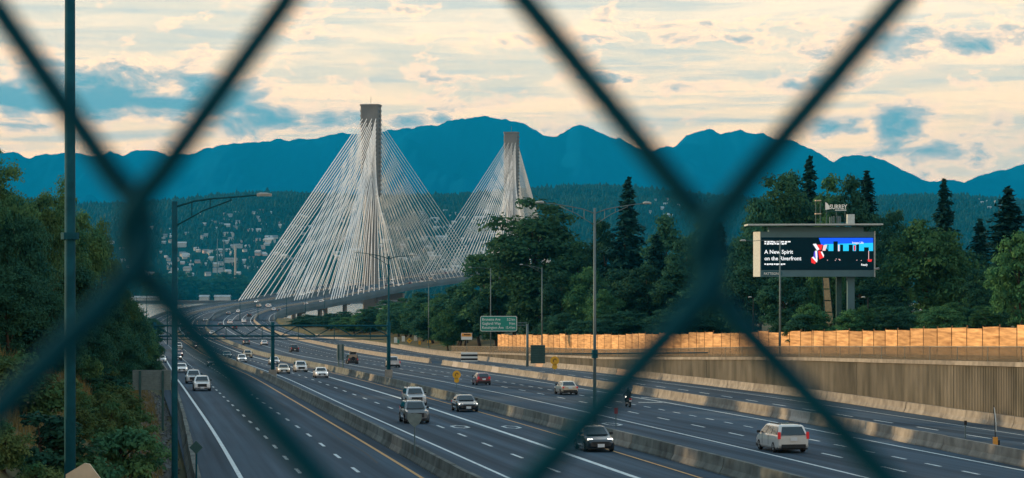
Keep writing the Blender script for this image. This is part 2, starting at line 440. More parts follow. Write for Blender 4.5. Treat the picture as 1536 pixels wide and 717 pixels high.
# far woods on the hillside: too many and too small to count
def cone_forest(name, P, H, W_, m, n=5):
    k = len(P); a = np.linspace(0, 2 * np.pi, n, endpoint=False)[None, :] + rng.random((k, 1)) * 6
    base = np.stack([P[:, None, 0] + np.cos(a) * W_[:, None], P[:, None, 1] + np.sin(a) * W_[:, None], np.repeat(P[:, 2:3] + H[:, None] * .12, n, 1)], 2)
    mid = np.stack([P[:, None, 0] + np.cos(a + .5) * W_[:, None] * .62, P[:, None, 1] + np.sin(a + .5) * W_[:, None] * .62, np.repeat(P[:, 2:3] + H[:, None] * .6, n, 1)], 2)
    tip = (P + np.stack([rng.normal(0, .4, k), rng.normal(0, .4, k), H], 1))[:, None, :]
    V = np.concatenate([base, mid, tip], 1).reshape(-1, 3); s = 2 * n + 1
    o = (np.arange(k) * s)[:, None, None]
    q = np.array([(i, (i + 1) % n, n + (i + 1) % n) for i in range(n)] + [(i, n + (i + 1) % n, n + i) for i in range(n)] + [(n + i, n + (i + 1) % n, 2 * n) for i in range(n)])
    return fast_mesh(name, V, (o + q[None]).reshape(-1, 3), m)
M_fir = leaf_mat('far_foliage', (.005, .028, .026), (.018, .054, .036), 0.0, .004)
N = 30000
yy = 3990 + (6950 - 3990) * rng.random(N) ** .85
pxs = rng.uniform(-120, 1660, N); xx = (pxs - CX) / F * yy
dn = fbm(xx / 330 + 4, yy / 420, 4)
keep = dn + .42 * sstep(yy, 5600, 6500) + .25 * (1 - sstep(yy, 3990, 4150)) + rng.normal(0, .06, N) > .47
town = dn[:] 
xx, yy = xx[keep], yy[keep]
zz = hill_z(xx, yy)
Hh = rng.uniform(9, 20, len(xx)) * np.where(rng.random(len(xx)) < .08, 1.4, 1.0)
tag(link('far_woods', cone_forest('far_woods', np.stack([xx, yy, zz], 1), Hh, Hh * rng.uniform(.24, .42, len(xx)), M_fir)), 'distant mixed woods covering the hillside', 'woods', kind='stuff')

# ------------------------------------------------------------------ highway and its markings
road_rows = np.concatenate([np.arange(-80, 500, 5.0), np.arange(500, 921, 10.0)])
road = tag(strip_mesh('road', road_rows, lambda Y: -32.2, lambda Y: float(WO(Y)) + .05, 0, M_asph, uv=True), 'wide dark grey motorway of several carriageways curving towards the bridge', 'road', kind='structure')
LN = {   # lateral place of every line by distance
 'left_edge':  ([100, 300, 500, 715, 900, 2300], [-29.5, -29.6, -26.5, -24.2, -23.8, -23.8]),
 'left_dash1': ([100, 300, 500, 715, 900, 2300], [-26.3, -25.9, -23.0, -20.9, -20.4, -20.4]),
 'left_dash2': ([100, 300, 500, 715, 900, 2300], [-23.2, -22.6, -20.2, -17.8, -17.0, -17.0]),
 'yellow':     ([100, 165, 324, 715, 900, 2300], [-20.4, -20.0, -18.6, -15.2, -14.2, -14.2]),
 'barA':       ([100, 300, 715, 900, 2300], [-19.2, -17.4, -14.2, -13.2, -13.2]),
 'c_white':    ([100, 145, 201, 291, 500, 900, 2300], [-16.0, -15.9, -15.6, -14.6, -13.3, -12.0, -12.0]),
 'c_dash':     ([100, 138, 200, 262, 500, 900, 2300], [-12.7, -12.5, -12.0, -11.6, -10.6, -9.6, -9.6]),
 'c_wide':     ([100, 137, 221, 299, 500, 900, 2300], [-9.6, -9.1, -8.2, -8.1, -7.6, -7.2, -7.2]),
 'orange':     ([100, 131, 174, 189, 300, 900, 2300], [-6.4, -5.9, -5.4, -5.3, -5.2, -5.4, -5.4]),
 'barB':       ([100, 127, 187, 300, 500, 800, 960], [-4.4, -4.0, -3.8, -4.1, -4.6, -2.5, 0]),
 'r_solidL':   ([100, 127, 180, 231, 300, 500, 900, 2300], [1.9, 2.7, 3.8, 4.6, 4.6, 3.5, 5.4, 5.4]),
 'r_dash1':    ([100, 124, 160, 214, 244, 500, 900, 2300], [5.1, 6.0, 7.2, 8.4, 8.7, 8.5, 9.0, 9.0]),
 'r_dash2':    ([100, 128, 160, 198, 252, 500, 900, 2300], [8.3, 9.4, 10.7, 11.8, 12.2, 12.6, 12.8, 12.8]),
 'r_solidR':   ([100, 130, 174, 211, 305, 500, 900, 2300], [11.6, 12.9, 15.1, 16.2, 17.2, 17.0, 16.6, 16.6]),
 'barC':       ([100, 117, 153, 184, 235, 300, 500, 900], [12.3, 13.6, 16.4, 17.7, 19.2, 20, 21, 18.2]),
 'ramp_left':  ([100, 150, 230, 300, 500, 900], [17.6, 19.3, 22.0, 23.0, 24.0, 19.0]),
 'ramp_dash':  ([100, 152, 173, 244, 300, 500, 900, 2300], [20.6, 22.8, 23.8, 27.3, 28.0, 29, 21.5, 21.5]),
 'ramp_solid': ([100, 149, 199, 229, 332, 500, 640, 707, 900, 2300], [23.9, 26.4, 29.3, 30.8, 33.0, 33.5, 33, 27.5, 24.4, 24.4]),
}
def LO(k): return lambda Y: float(np.interp(Y, *LN[k]))
def line_rows(a, b): return np.concatenate([np.arange(a, min(b, 500), 6.0), np.arange(max(a, 500), b, 12.0), [b]]) if b > 500 else np.concatenate([np.arange(a, b, 6.0), [b]])
for k, w_, m, a, b in (('left_edge', .24, M_line, 60, 905), ('yellow', .2, M_yel, 60, 905), ('c_white', .2, M_line, 60, 905), ('c_wide', .34, M_line, 60, 905), ('orange', .16, M_yel, 60, 905),
                       ('r_solidL', .2, M_line, 60, 905), ('r_solidR', .22, M_line, 60, 905), ('ramp_solid', .14, M_line, 60, 905), ('ramp_left', .14, M_line, 60, 380)):
    f = LO(k)
    strip_mesh('lane_line', line_rows(a, b), lambda Y: f(Y) - w_ / 2, lambda Y: f(Y) + w_ / 2, .012 + .00002 * 300, m, parent=road)
def dash_piece(mb, k, a, b, w_):
    f = LO(k); V = []
    for Y in (a, b): V += [(float(cx(Y)) + f(Y) - w_ / 2, Y, float(zr(Y)) + .018), (float(cx(Y)) + f(Y) + w_ / 2, Y, float(zr(Y)) + .018)]
    mb.add(V, [(0, 1, 3, 2)])
far = MB()
for k, per, ln, w_ in (('left_dash1', 11, 3.6, .2), ('left_dash2', 11.6, 3.8, .2), ('c_dash', 11.6, 4, .2), ('r_dash1', 11.8, 4.2, .2), ('r_dash2', 6.1, 2.6, .2), ('ramp_dash', 11, 5, .2)):
    Y = 97.0 + per * .4
    while Y < 900:
        if Y < 330:
            mb = MB(); dash_piece(mb, k, Y, Y + ln, w_); mb.build('lane_dash', M_line, road)
        else: dash_piece(far, k, Y, Y + ln, w_)
        Y += per
o = far.build('far_lane_dashes', M_line, road); o['kind'] = 'stuff'
# diamond lane marks, drawn long so that drivers see them as diamonds
for px, py in ((767, 641), (918, 637), (690, 640.5)):
    X, Y, z = on_road(px, py); hw, hl, t = .62, 2.2, .17
    P = []
    c_ = lambda a, b: (X + a + (float(cx(Y + b) - cx(Y))), Y + b, float(zr(Y + b)) + .02)
    mb = MB(); ring = [(0, -hl), (hw, -.5 * hl), (hw, .5 * hl), (0, hl), (-hw, .5 * hl), (-hw, -.5 * hl)]
    out = [c_(a, b) for a, b in ring]; inn = [c_(a * .68, b * .8) for a, b in ring]
    mb.add(out + inn, [(i, (i + 1) % 6, 6 + (i + 1) % 6, 6 + i) for i in range(6)])
    mb.build('diamond_mark', M_line, road)
# chevron strokes by the ramp nose
for (x0, y0), (x1, y1) in (((958, 604), (994, 604.5)), ((1010, 600), (962, 596.5))):
    a = Vector(on_road(x0, y0)); b = Vector(on_road(x1, y1)); d = Vector((0, .8, .0))
    for q in (a, b): q.z += .02
    a2, b2 = a + d, b + d
    a2.z = float(zr(a2.y)) + .02; b2.z = float(zr(b2.y)) + .02
    MB().add([a, b, b2, a2], [(0, 1, 2, 3)]).build('nose_stroke', M_line, road)
# tar-sealed joints and patches
M_tar = mat('tar_seal', (.022, .026, .028), .7, var=.2)
for i in range(26):
    Y = random.uniform(105, 330); k = random.choice(['left_dash2', 'c_dash', 'r_dash1', 'left_dash1']); f = LO(k)
    w_ = random.uniform(.05, .12); L = random.uniform(10, 45); d = random.uniform(.5, 2.4)
    ys = np.arange(Y, Y + L, 5.0); ph = random.uniform(0, 6)
    strip_mesh('tar_seam', ys, lambda Y: f(Y) + d + .15 * math.sin(Y * .2 + ph), lambda Y: f(Y) + d + .15 * math.sin(Y * .2 + ph) + w_, .009, M_tar, parent=road)

# ------------------------------------------------------------------ concrete barriers, laid in lengths
PROF = [(-.34, 0), (-.34, .08), (-.19, .36), (-.12, .88), (.12, .88), (.19, .36), (.34, .08), (.34, 0)]
def prof_ring(Y, o, prof=PROF, sc_=1.0, lift=0.0):
    c = float(cx(Y)) + o; z = float(zr(Y)) + lift
    return [(c + a * sc_, Y, z + b * sc_) for a, b in prof]
def barrier(key, spans, m, label, fn=None, step=5.6, near=400, prof=PROF, odd=None):
    f = fn or LO(key); Y0 = spans[0][0]
    t = thing('concrete_barrier', (float(cx(Y0)) + f(Y0), Y0, float(zr(Y0))), label, 'barrier')
    farb = MB(); nf = 0
    for a, b in spans:
        Y = a
        while Y < b - .5:
            if Y < near:
                e = min(Y + step, b); sh = random.uniform(-.025, .025); lf = random.uniform(-.012, .012)
                mb = MB().loft([prof_ring(Y + .02, f(Y + .02) + sh, prof, lift=lf), prof_ring(e - .03, f(e - .03) + sh, prof, lift=lf)])
                mb.build('barrier_length', (odd if odd and random.random() < .07 else m), t, world=True)
            else:
                e = min(Y + 12, b); farb.loft([prof_ring(Y, f(Y), prof), prof_ring(e, f(e), prof)]); nf += 1
            Y = e
    if nf: farb.build('far_barrier_run', m, t, world=True)['kind'] = 'stuff'
    return t
barrier('barA', [(84, 905)], M_cshade, 'long dark concrete barrier between the yellow line and the oncoming express lanes', odd=M_conc)
barrier('barB', [(84, 905)], M_cshade, 'long dark concrete median barrier carrying the tall twin-arm lamp post', odd=M_conc)
barrier('barC', [(88, 236), (243, 384), (400, 905)], M_conc, 'tan concrete barrier between the motorway and the ramp beside the retaining wall', odd=mat('pale_concrete', (.36, .34, .31), .9, var=.15))
barrier('barD', [(84, 420)], M_cshade, 'concrete kerb barrier along the rocky foot of the left embankment', fn=lambda Y: -31.9 + float(I(Y, [84, 110, 210, 300, 420], [0, 0, .8, 1.2, 2.5])))

# ------------------------------------------------------------------ ribbed retaining wall and what stands on it
t = thing('retaining_wall', (float(cx(150)) + 30, 150, float(zr(150))), 'tall ribbed concrete retaining wall beside the ramp', 'wall')
Y = 92.0
while Y < 560:
    e = Y + 7.6 if Y < 470 else Y + 15
    a = Vector((float(cx(Y)) + float(WO(Y)), Y, float(zr(Y)) - .1)); b = Vector((float(cx(e)) + float(WO(e)), e, float(zr(e)) - .1))
    za, zb = zw(Y) - .3, zw(e) - .3
    n = 20; V = []; rn = random.Random(int(Y))
    jut = rn.uniform(0, .04)
    for i in range(n):
        for u, dpt in ((i / n, .0), ((i + .42) / n, .0), ((i + .5) / n, .08), ((i + .92) / n, .08)):
            u = .003 + u * .994; p = a.lerp(b, u); zt = za + (zb - za) * u
            V += [(p.x + dpt - jut, p.y, p.z), (p.x + dpt - jut, p.y, zt)]
    V += [(b.x - jut, b.y - .02, b.z), (b.x - jut, b.y - .02, zb), (b.x + .5, b.y - .02, b.z), (b.x + .5, b.y - .02, zb), (a.x + .5, a.y, a.z), (a.x + .5, a.y, za)]
    k = len(V) // 2
    fs = [(2 * i, 2 * i + 2, 2 * i + 3, 2 * i + 1) for i in range(k - 1)] + [(2 * k - 2, 0, 1, 2 * k - 1), tuple(2 * i + 1 for i in range(k))]
    MB().add(V, fs).build('wall_panel', M_wallc, t, world=True)
    ring = lambda p, zt: [(p.x - .14, p.y, zt), (p.x + .62, p.y, zt), (p.x + .62, p.y, zt + .34), (p.x - .14, p.y, zt + .34)]
    MB().loft([ring(a + Vector((0, .015, 0)), za), ring(b - Vector((0, .015, 0)), zb)]).build('coping', M_conc, t, world=True)
    Y = e
barrier('wall', [(92, 700)], M_conc, 'concrete barrier run at the foot of the ribbed retaining wall', fn=lambda Y: float(WO(Y)) - .42 - float(I(Y, [480, 560], [0, .3])), odd=mat('tan_concrete', (.42, .30, .21), .9, var=.2))

# see-through mesh rail on the wall
def screen_mat():
    m = mat('rail_mesh', (.10, .085, .06), .8, var=.3, scale=2)
    n, l = m.node_tree.nodes, m.node_tree.links
    tr = n.new('ShaderNodeBsdfTransparent'); ms = n.new('ShaderNodeMixShader'); ms.inputs[0].default_value = .58
    l.new(tr.outputs[0], ms.inputs[1]); l.new(n['Principled BSDF'].outputs[0], ms.inputs[2]); l.new(ms.outputs[0], n['Material Output'].inputs[0])
    return m
M_scr = screen_mat()
t = thing('mesh_railing', (float(cx(150)) + 30, 150, zw(150)), 'low dark mesh railing on top of the retaining wall', 'railing')
Y = 92.0
while Y < 470:
    e = Y + 7.6
    P = lambda y: Vector((float(cx(y)) + float(WO(y)) + .35, y, zw(y) + .04))
    a, b = P(Y), P(e); hgt = 1.15; up = Vector((0, 0, hgt))
    MB().slab([a, b, b + up, a + up], (.012, 0, 0)).build('mesh_panel', M_scr, t, world=True)
    MB().tube([a + up, b + up], .035, 5).build('top_rail', M_conc, t, world=True)
    MB().tube([a, a + up], .03, 5).build('rail_post', M_steel, t, world=True)
    Y = e

# stepped plywood fence
t = thing('plywood_fence', (float(cx(160)) + 36, 160, zw(160)), 'long stepped orange plywood hoarding above the retaining wall', 'fence')
FTOP = lambda Y: float(I(Y, [100, 178, 235, 330, 430], [-1.3, -3.85, -5.55, -8.3, -10.9]))
FX = lambda Y: float(cx(Y)) + float(WO(Y)) + 4.2
# keep the left end where the hoarding ends
Y = 104.0; i = 0
while Y < 432:
    e = Y + 4.3; rn = random.Random(i * 7 + 1)
    xa, xb = FX(Y), FX(e)
    if xa / Y * F + CX < 720: break
    tp = FTOP((Y + e) / 2) + rn.uniform(-.12, .12); bt = min(ground_z(xa, Y), ground_z(xb, e)) - .1
    tilt = rn.uniform(-.03, .03)
    V = [(xa, Y + .02, bt), (xb + .06, e - .02, bt), (xb + .06, e - .02, tp + tilt - .05), (xa, Y + .02, tp - tilt + .05)]
    MB().slab(V, (.03, 0, 0)).build('plywood_panel', M_wood, t, world=True)
    MB().box((xa + .1, Y, (tp + .12 + bt) / 2 + .04), (.1, .1, tp + .3 - bt)).build('fence_post', M_post, t, world=True)
    Y = e; i += 1

# ------------------------------------------------------------------ the cable-stayed bridge
M_deck = M_asph
M_gird = mat('bridge_girder', (.075, .125, .155), .7, var=.2, scale=.05)
M_pyl = mat('pylon_concrete', (.17, .17, .165), .85, var=.2, scale=.08)
M_cable = mat('white_cable_sheath', (.85, .85, .83), .5, var=.06, scale=.05)
BX = lambda Y: float(cx(Y))
br = thing('cable_stayed_bridge', (-88.5, 1355, -50), 'white cable-stayed bridge with two tall pylons carrying the motorway over the river', 'bridge')
drows = np.concatenate([np.arange(900, 1180, 10.0), np.arange(1180, 2560, 20.0)])
gap = lambda Y: float(I(Y, [940, 1130], [.25, 4.6]))
half = lambda Y: float(I(Y, [900, 1100], [27.0, 26.2]))
for side in (-1, 1):
    rings = []; 
    for Y in drows:
        i_, o_ = side * gap(Y), side * half(Y); c = BX(Y); z = float(zr(Y)); s = side
        rings.append([(c + i_, Y, z - .02), (c + o_, Y, z - .02), (c + o_, Y, z - 1.1), (c + o_ - s * .6, Y, z - 3.1), (c + o_ - s * 2.4, Y, z - 3.1), (c + o_ - s * 3.2, Y, z - 1.2), (c + i_ + s * 1.6, Y, z - 1.2), (c + i_, Y, z - 3.1)])
    dk = MB().loft(rings).build('deck', M_gird, br, world=True)
    L_ = lambda Y: (-half(Y) + .05 if side < 0 else gap(Y) + .05); R_ = lambda Y: (-gap(Y) - .05 if side < 0 else half(Y) - .05)
    o = strip_mesh('deck_asphalt', drows, L_, R_, .0, M_deck, uv=True); o.parent = dk; o.location = -br.location
    for off in ('in', 'out'):
        fo = (lambda Y: side * (gap(Y) + .35)) if off == 'in' else (lambda Y: side * (half(Y) - .35))
        MB().loft([[(BX(Y) + fo(Y) + a, Y, float(zr(Y)) + b) for a, b in ((-.2, 0), (-.15, 1.0), (.15, 1.0), (.2, 0))] for Y in drows]).build('parapet', M_gird, dk, world=True)
    for k, m_ in ((('left_edge', M_line), ('left_dash1', M_line), ('left_dash2', M_line), ('c_white', M_line), ('c_dash', M_line), ('c_wide', M_line)) if side < 0 else (('r_solidL', M_line), ('r_dash1', M_line), ('r_dash2', M_line), ('r_solidR', M_line), ('ramp_solid', M_line))):
        f = LO(k); ys = np.arange(905, 1600, 15.0); o = strip_mesh('lane_line', ys, lambda Y: f(Y) - .09, lambda Y: f(Y) + .09, .03, m_); o.parent = dk; o.location = -br.location
    key = 'barA' if side < 0 else None
    if key:
        f = LO(key)
        MB().loft([[(BX(Y) + f(Y) + a, Y, float(zr(Y)) + b) for a, b in ((-.3, 0), (-.12, .9), (.12, .9), (.3, 0))] for Y in np.arange(905, 1700, 20.0)]).build('median', M_conc, dk, world=True)
    else:
        MB().loft([[(BX(Y) + 18.2 + a, Y, float(zr(Y)) + b) for a, b in ((-.3, 0), (-.12, .9), (.12, .9), (.3, 0))] for Y in np.arange(905, 1700, 20.0)]).build('median', M_conc, dk, world=True)
# approach piers
for Y in (985, 1030, 1076, 1122, 1168, 1220, 2010, 2070, 2140, 2210):
    for o_ in (-20, -9, 9, 20):
        c = BX(Y) + o_; zt = float(zr(Y)) - 4.4
        MB().tube([(c, Y, -58), (c, Y, zt)], 1.3, 10).build('pier', M_pyl, br, world=True)
    c = BX(Y); zt = float(zr(Y)) - 3.14
    MB().box((c, Y, zt - .7), (46, 2.6, 1.35)).build('pier_cap', M_pyl, br, world=True)
# pylons and cables
unit = MB().tube([(0, 0, 0), (0, 0, 1)], 1.0, 6, cap=False).mesh('stay_cable', M_cable)
def cable(p, q, r):
    p, q = Vector(p), Vector(q); o = link('stay_cable', unit, br); d = q - p
    o.location = p - br.location; o.rotation_mode = 'QUATERNION'; o.rotation_quaternion = d.to_track_quat('Z', 'Y'); o.scale = (r, r, d.length)
AX = Vector((.1886, .982, 0)); LT = Vector((.982, -.1886, 0))
for (Y0, topz) in ((1355.0, 110.0), (1816.0, 124.3)):
    c0 = Vector((BX(Y0), Y0, 0)); zd = float(zr(Y0))
    def rect(z, w_, d_, ch=.9):
        pts = [(-w_, -d_ + ch), (-w_ + ch, -d_), (w_ - ch, -d_), (w_, -d_ + ch), (w_, d_ - ch), (w_ - ch, d_), (-w_ + ch, d_), (-w_, d_ - ch)]
        return [c0 + LT * a + AX * b + Vector((0, 0, z)) for a, b in pts]
    py = MB().loft([rect(-58, 6.0, 6.5), rect(zd - 8, 4.0, 4.6), rect(zd + 30, 3.7, 4.4), rect(topz - 60, 3.9, 4.4), rect(topz - 58, 4.3, 4.4)]).build('pylon', M_pyl, br, world=True)
    MB().loft([rect(topz - 58, 4.9, 4.0, .5), rect(topz - 55, 5.4, 4.2, .5), rect(topz - 1.2, 5.6, 4.4, .5)]).build('anchor_head', M_pyl, py, world=True)
    MB().loft([rect(topz - 1.2, 6.0, 4.8, .5), rect(topz, 6.0, 4.8, .5)]).build('pylon_cap', M_pyl, py, world=True)
    mb = MB()
    for k in range(19):
        z = topz - 4 - k * 2.9
        for s in (-1, 1):
            q = c0 + LT * (s * 5.95) + Vector((0, 0, z)); mb.box(q, (1.1, 3.4, 1.3), rz=-.19)
    mb.build('anchor_brackets', M_pyl, py, world=True)['kind'] = 'stuff'
    MB().box(c0 + Vector((0, 0, zd - 7.2)), (42, 5, 4.5), rz=-.19).build('crossbeam', M_pyl, py, world=True)
    MB().tube([c0 + Vector((0, 0, topz)), c0 + Vector((0, 0, topz + 5))], .12, 5).build('mast', M_steel, py, world=True)
    for end in (-1, 1):
        back = (Y0 < 1500 and end < 0) or (Y0 > 1500 and end > 0)
        dist = ([18 + 12.2 * k for k in range(12)] + [160 + 5.4 * k for k in range(6)]) if back else [18 + 12.4 * k for k in range(18)]
        for pl in (-25.4, -5.2, 5.2, 25.4):
            hl = max(-4.6, min(4.6, pl * .17)) if abs(pl) > 10 else math.copysign(1.6, pl)
            for k, dd in enumerate(dist):
                Yc = Y0 + end * dd * .982
                lo_ = (BX(Yc) + pl * .982 if not (Y0 > 1500 and end > 0) else BX(Yc) + pl, Yc, float(zr(Yc)) + .3)
                hi_ = c0 + LT * hl + AX * (end * 4.2) + Vector((0, 0, topz - 58 + 50 * ((k + .5) / 18) ** .9))
                cable(lo_, hi_, (.27 if k > 11 else .20) if back else .135)

# ------------------------------------------------------------------ trees: prototypes, then individuals
def leaves(C, Nrm, size, asp=.55):
    """quads (n,4) at centres C facing roughly Nrm"""
    n = len(C); r = rng.normal(size=(n, 3)); Nrm = Nrm / np.linalg.norm(Nrm, axis=1, keepdims=True)
    u = np.cross(Nrm, r); u /= np.linalg.norm(u, axis=1, keepdims=True) + 1e-9
    v = np.cross(Nrm, u); s = size * rng.uniform(.6, 1.35, (n, 1))
    u = u * s; v = v * s * asp
    V = np.stack([C - u, C + v * .9 - u * .1, C + u, C - v * .9 - u * .1], 1).reshape(-1, 3)
    return V, np.arange(4 * n).reshape(-1, 4)
def crown_broad(name, H, Rr, h0, ncl, nleaf, size, m, lean=0.0, top=1.0, seed=1):
    g = np.random.default_rng(seed)
    cs = []
    while len(cs) < ncl:
        p = g.uniform(-1, 1, 3); q = np.linalg.norm(p)
        if q > 1 or q < .35: continue
        wid = 1.0 - .38 * max(0, p[2]) * top
        cs.append((p[0] * Rr * wid * .86, p[1] * Rr * wid * .86, h0 + (H - h0) * (p[2] * .46 + .5)))
    cs = np.array(cs); cr_ = g.uniform(.20, .40, ncl) * Rr * np.where(cs[:, 2] > h0 + .75 * (H - h0), .75, 1.0)
    cnt = (cr_ ** 2 / (cr_ ** 2).sum() * nleaf).astype(int) + 4
    C = []; D = []
    for c, r, k in zip(cs, cr_, cnt):
        d = g.normal(size=(k, 3)); d /= np.linalg.norm(d, axis=1, keepdims=True); d[:, 2] = np.where(d[:, 2] < -.35, -d[:, 2] * .6, d[:, 2])
        rr = r * (g.random(k) ** .35) * g.uniform(.85, 1.22, k)
        C.append(c + d * rr[:, None] * np.array([1, 1, .8])); D.append(d + g.normal(size=(k, 3)) * .55 + np.array([0, 0, .45]))
    C = np.concatenate(C); D = np.concatenate(D)
    V, Q = leaves(C, D, size)
    return fast_mesh(name, V, Q, m), cs
def trunk_mesh(H, r, cs, m, frac=.8, nl=9):
    mb = MB(); z = [0, .12 * H, .35 * H, .6 * H, frac * H]
    mb.tube([(.02 * H * math.sin(k * 1.7) * (k > 0), .015 * H * math.cos(k * 2.1) * (k > 0), zz) for k, zz in enumerate(z)], [r * 1.25, r, r * .75, r * .45, r * .12], 8)
    for c in (cs[:: max(1, len(cs) // nl)] if cs is not None else []):
        b = Vector((0, 0, max(.15 * H, c[2] - .28 * H))); e = Vector(c); mid = b.lerp(e, .5) + Vector((0, 0, .03 * H))
        mb.tube([b, mid, e], [r * .38, r * .24, r * .07], 5)
    return mb.mesh('trunk', m, smooth=True)
M_bark = mat('bark', (.055, .042, .032), .95, var=.35, scale=2, bump=.4)
M_leafA = leaf_mat('cottonwood_leaves', (.018, .088, .058), (.060, .150, .060), .25)
M_leafB = leaf_mat('maple_leaves', (.022, .105, .058), (.080, .185, .066), .28)
M_leafC = leaf_mat('dark_leaves', (.012, .070, .056), (.040, .115, .060), .22)
M_leafN = leaf_mat('alder_leaves', (.020, .105, .064), (.105, .195, .068), .3)
M_need = leaf_mat('fir_needles', (.005, .036, .038), (.014, .058, .046), .08)
M_shr = leaf_mat('shrub_leaves', (.030, .110, .050), (.145, .180, .058), .25)
M_dry = leaf_mat('dry_grass', (.13, .105, .040), (.26, .20, .075), .15)

def crown_fir(name, H, Rr, m, nlev=34, seed=1, size=.5, h0=.08):
    g = np.random.default_rng(seed); C = []; D = []
    for L in range(nlev):
        f = (L + g.random() * .5) / nlev; z = H * (h0 + (1 - h0) * f); rad = Rr * (1 - f) ** .80 * g.uniform(.70, 1.15) + .3
        nb = int(8 + 9 * (1 - f)); a0 = g.random() * 6
        for b in range(nb):
            a = a0 + 2 * math.pi * b / nb + g.normal() * .3; zz = z + g.normal() * H * .012; rl = rad * g.uniform(.45, 1.2) * (1.0 + .22 * math.sin(a * 2 + f * 9 + seed)); k = max(5, int(rl / size * 4.4))
            t_ = (np.arange(k) + g.random(k)) / k; lat = g.normal(size=k) * .13 * rl * (1 - t_ * .6)
            rr = t_ * rl
            C.append(np.stack([np.cos(a) * rr - np.sin(a) * lat, np.sin(a) * rr + np.cos(a) * lat, zz - .26 * rr * (1 - .45 * t_) + .16 * g.normal(size=k)], 1))
            D.append(np.stack([.35 * np.cos(a) + g.normal(size=k) * .45, .35 * np.sin(a) + g.normal(size=k) * .45, np.ones(k)], 1))
    C.append(np.stack([np.zeros(8), np.zeros(8), np.linspace(H * .96, H * 1.01, 8)], 1)); D.append(g.normal(size=(8, 3)))
    V, Q = leaves(np.concatenate(C), np.concatenate(D), size, .5)
    return fast_mesh(name, V, Q, m)
PROTO = {}
def proto(key, name, crown, trunk, H, Rr): PROTO[key] = [name, crown, trunk, H, Rr]
for key, nm, H, Rr, h0, ncl, nl, sz, m, sd in (
    ('cot1', 'cottonwood_tree', 30, 8.5, 4, 80, 15000, .42, M_leafA, 11), ('cot2', 'cottonwood_tree', 28, 7.2, 3, 66, 13000, .42, M_leafA, 12), ('cot3', 'cottonwood_tree', 26, 8.0, 2, 70, 13000, .42, M_leafC, 13),
    ('map1', 'maple_tree', 14, 6.4, 1.5, 75, 17000, .27, M_leafB, 14), ('map2', 'maple_tree', 12, 5.2, 1.0, 60, 13000, .26, M_leafB, 15), ('drk1', 'broadleaf_tree', 18, 6.0, 1.2, 60, 12000, .33, M_leafC, 16),
    ('ald1', 'alder_tree', 11, 3.9, .8, 80, 26000, .125, M_leafN, 17), ('ald2', 'alder_tree', 10, 3.5, .4, 70, 24000, .125, M_leafN, 18), ('ald3', 'alder_tree', 9, 3.7, .3, 70, 24000, .12, M_leafC, 19),
    ('shr1', 'shrub', 2.2, 1.5, .1, 34, 5200, .085, M_shr, 20), ('shr2', 'shrub', 1.6, 1.3, .05, 28, 4200, .08, M_leafN, 21), ('shr3', 'shrub', 2.6, 1.4, .1, 36, 5200, .09, M_leafC, 22)):
    cm, cs = crown_broad('crown', H, Rr, h0, ncl, nl, sz, m, seed=sd)
    proto(key, nm, cm, trunk_mesh(H, H * .014 + .05, cs, M_bark), H, Rr)
for key, H, Rr, nl, sd, sz in (('fir1', 30, 5.4, 46, 31, .52), ('fir2', 28, 4.6, 44, 32, .52), ('fir3', 26, 5.8, 40, 33, .54)):
    proto(key, 'fir_tree', crown_fir('crown', H, Rr, M_need, nl, sd, sz), trunk_mesh(H, .32, None, M_bark, .97), H, Rr)

def tree(key, X, Y, top, wid=None, label='', cat='tree', group=None, z=None, rz=None):
    """one tree: top = height of its tip (world z), wid = crown radius"""
    nm, cm, tm, H, Rr = PROTO[key]
    zg = ground_z(X, Y) if z is None else z
    s = max(.15, (top - zg) / H); w = (wid / Rr) if wid else s
    t = thing(nm, (X, Y, zg - .05), label, cat, group, rz if rz is not None else random.uniform(0, 6.28))
    t.scale = (w, w, s)
    link('trunk', tm, t); link('crown', cm, t)
    return t
RANK = {}
ORD = ['tallest', 'second tallest', 'third tallest', 'fourth tallest', 'fifth tallest', 'sixth tallest', 'seventh tallest', 'eighth tallest', 'ninth tallest', 'tenth tallest', 'eleventh tallest', 'twelfth tallest', 'thirteenth tallest', 'fourteenth tallest', 'fifteenth tallest', 'sixteenth tallest']
def ptree(key, px, py, Y, wpx, label, group=None, cat='tree'):
    p = at(px, py, Y); t = tree(key, p.x, Y, p.z, wpx / 2 / F * Y, label, cat, group)
    if group: RANK.setdefault((group, label), []).append((p.z - t.location.z, t))
    return t

# single trees one can name
ptree('fir1', 942, 267, 432, 104, 'tallest pointed fir standing behind the plywood hoarding, dark against the hillside')
ptree('cot1', 806, 284, 452, 178, 'tallest broad cottonwood beside the far bridge pylon, taller than its neighbours', 'cottonwoods beside the bridge approach')
ptree('cot2', 745, 352, 470, 120, 'loose cottonwood crown just in front of the far bridge cables', 'cottonwoods beside the bridge approach')
ptree('map1', 1391, 322, 268, 148, 'big bright green maple to the right of the billboard behind the plywood hoarding')
ptree('fir2', 1416, 271, 330, 80, 'narrow pointed fir rising directly behind the big bright maple')
ptree('fir3', 1512, 281, 300, 130, 'dark spreading fir between the big maple and the tree at the hoarding end')
ptree('map2', 1530, 348, 232, 100, 'pale green maple overhanging the hoarding end beside the dark fir')
ptree('map2', 1414, 460, 226, 82, 'low rounded bush close behind the plywood hoarding below the big maple', cat='bush')
ptree('map2', 1240, 322, 300, 60, 'small bright round tree crown peeping over the billboard roof')
ptree('map2', 1271, 474, 252, 26, 'small pale bush at the foot of the billboard column', cat='bush')
ptree('cot1', 1164, 248, 352, 112, 'tall broad tree left of the billboard with a rounded top', 'trees behind the billboard')
ptree('fir1', 1214, 236, 372, 104, 'tall dark fir behind the billboard, highest of the clump')
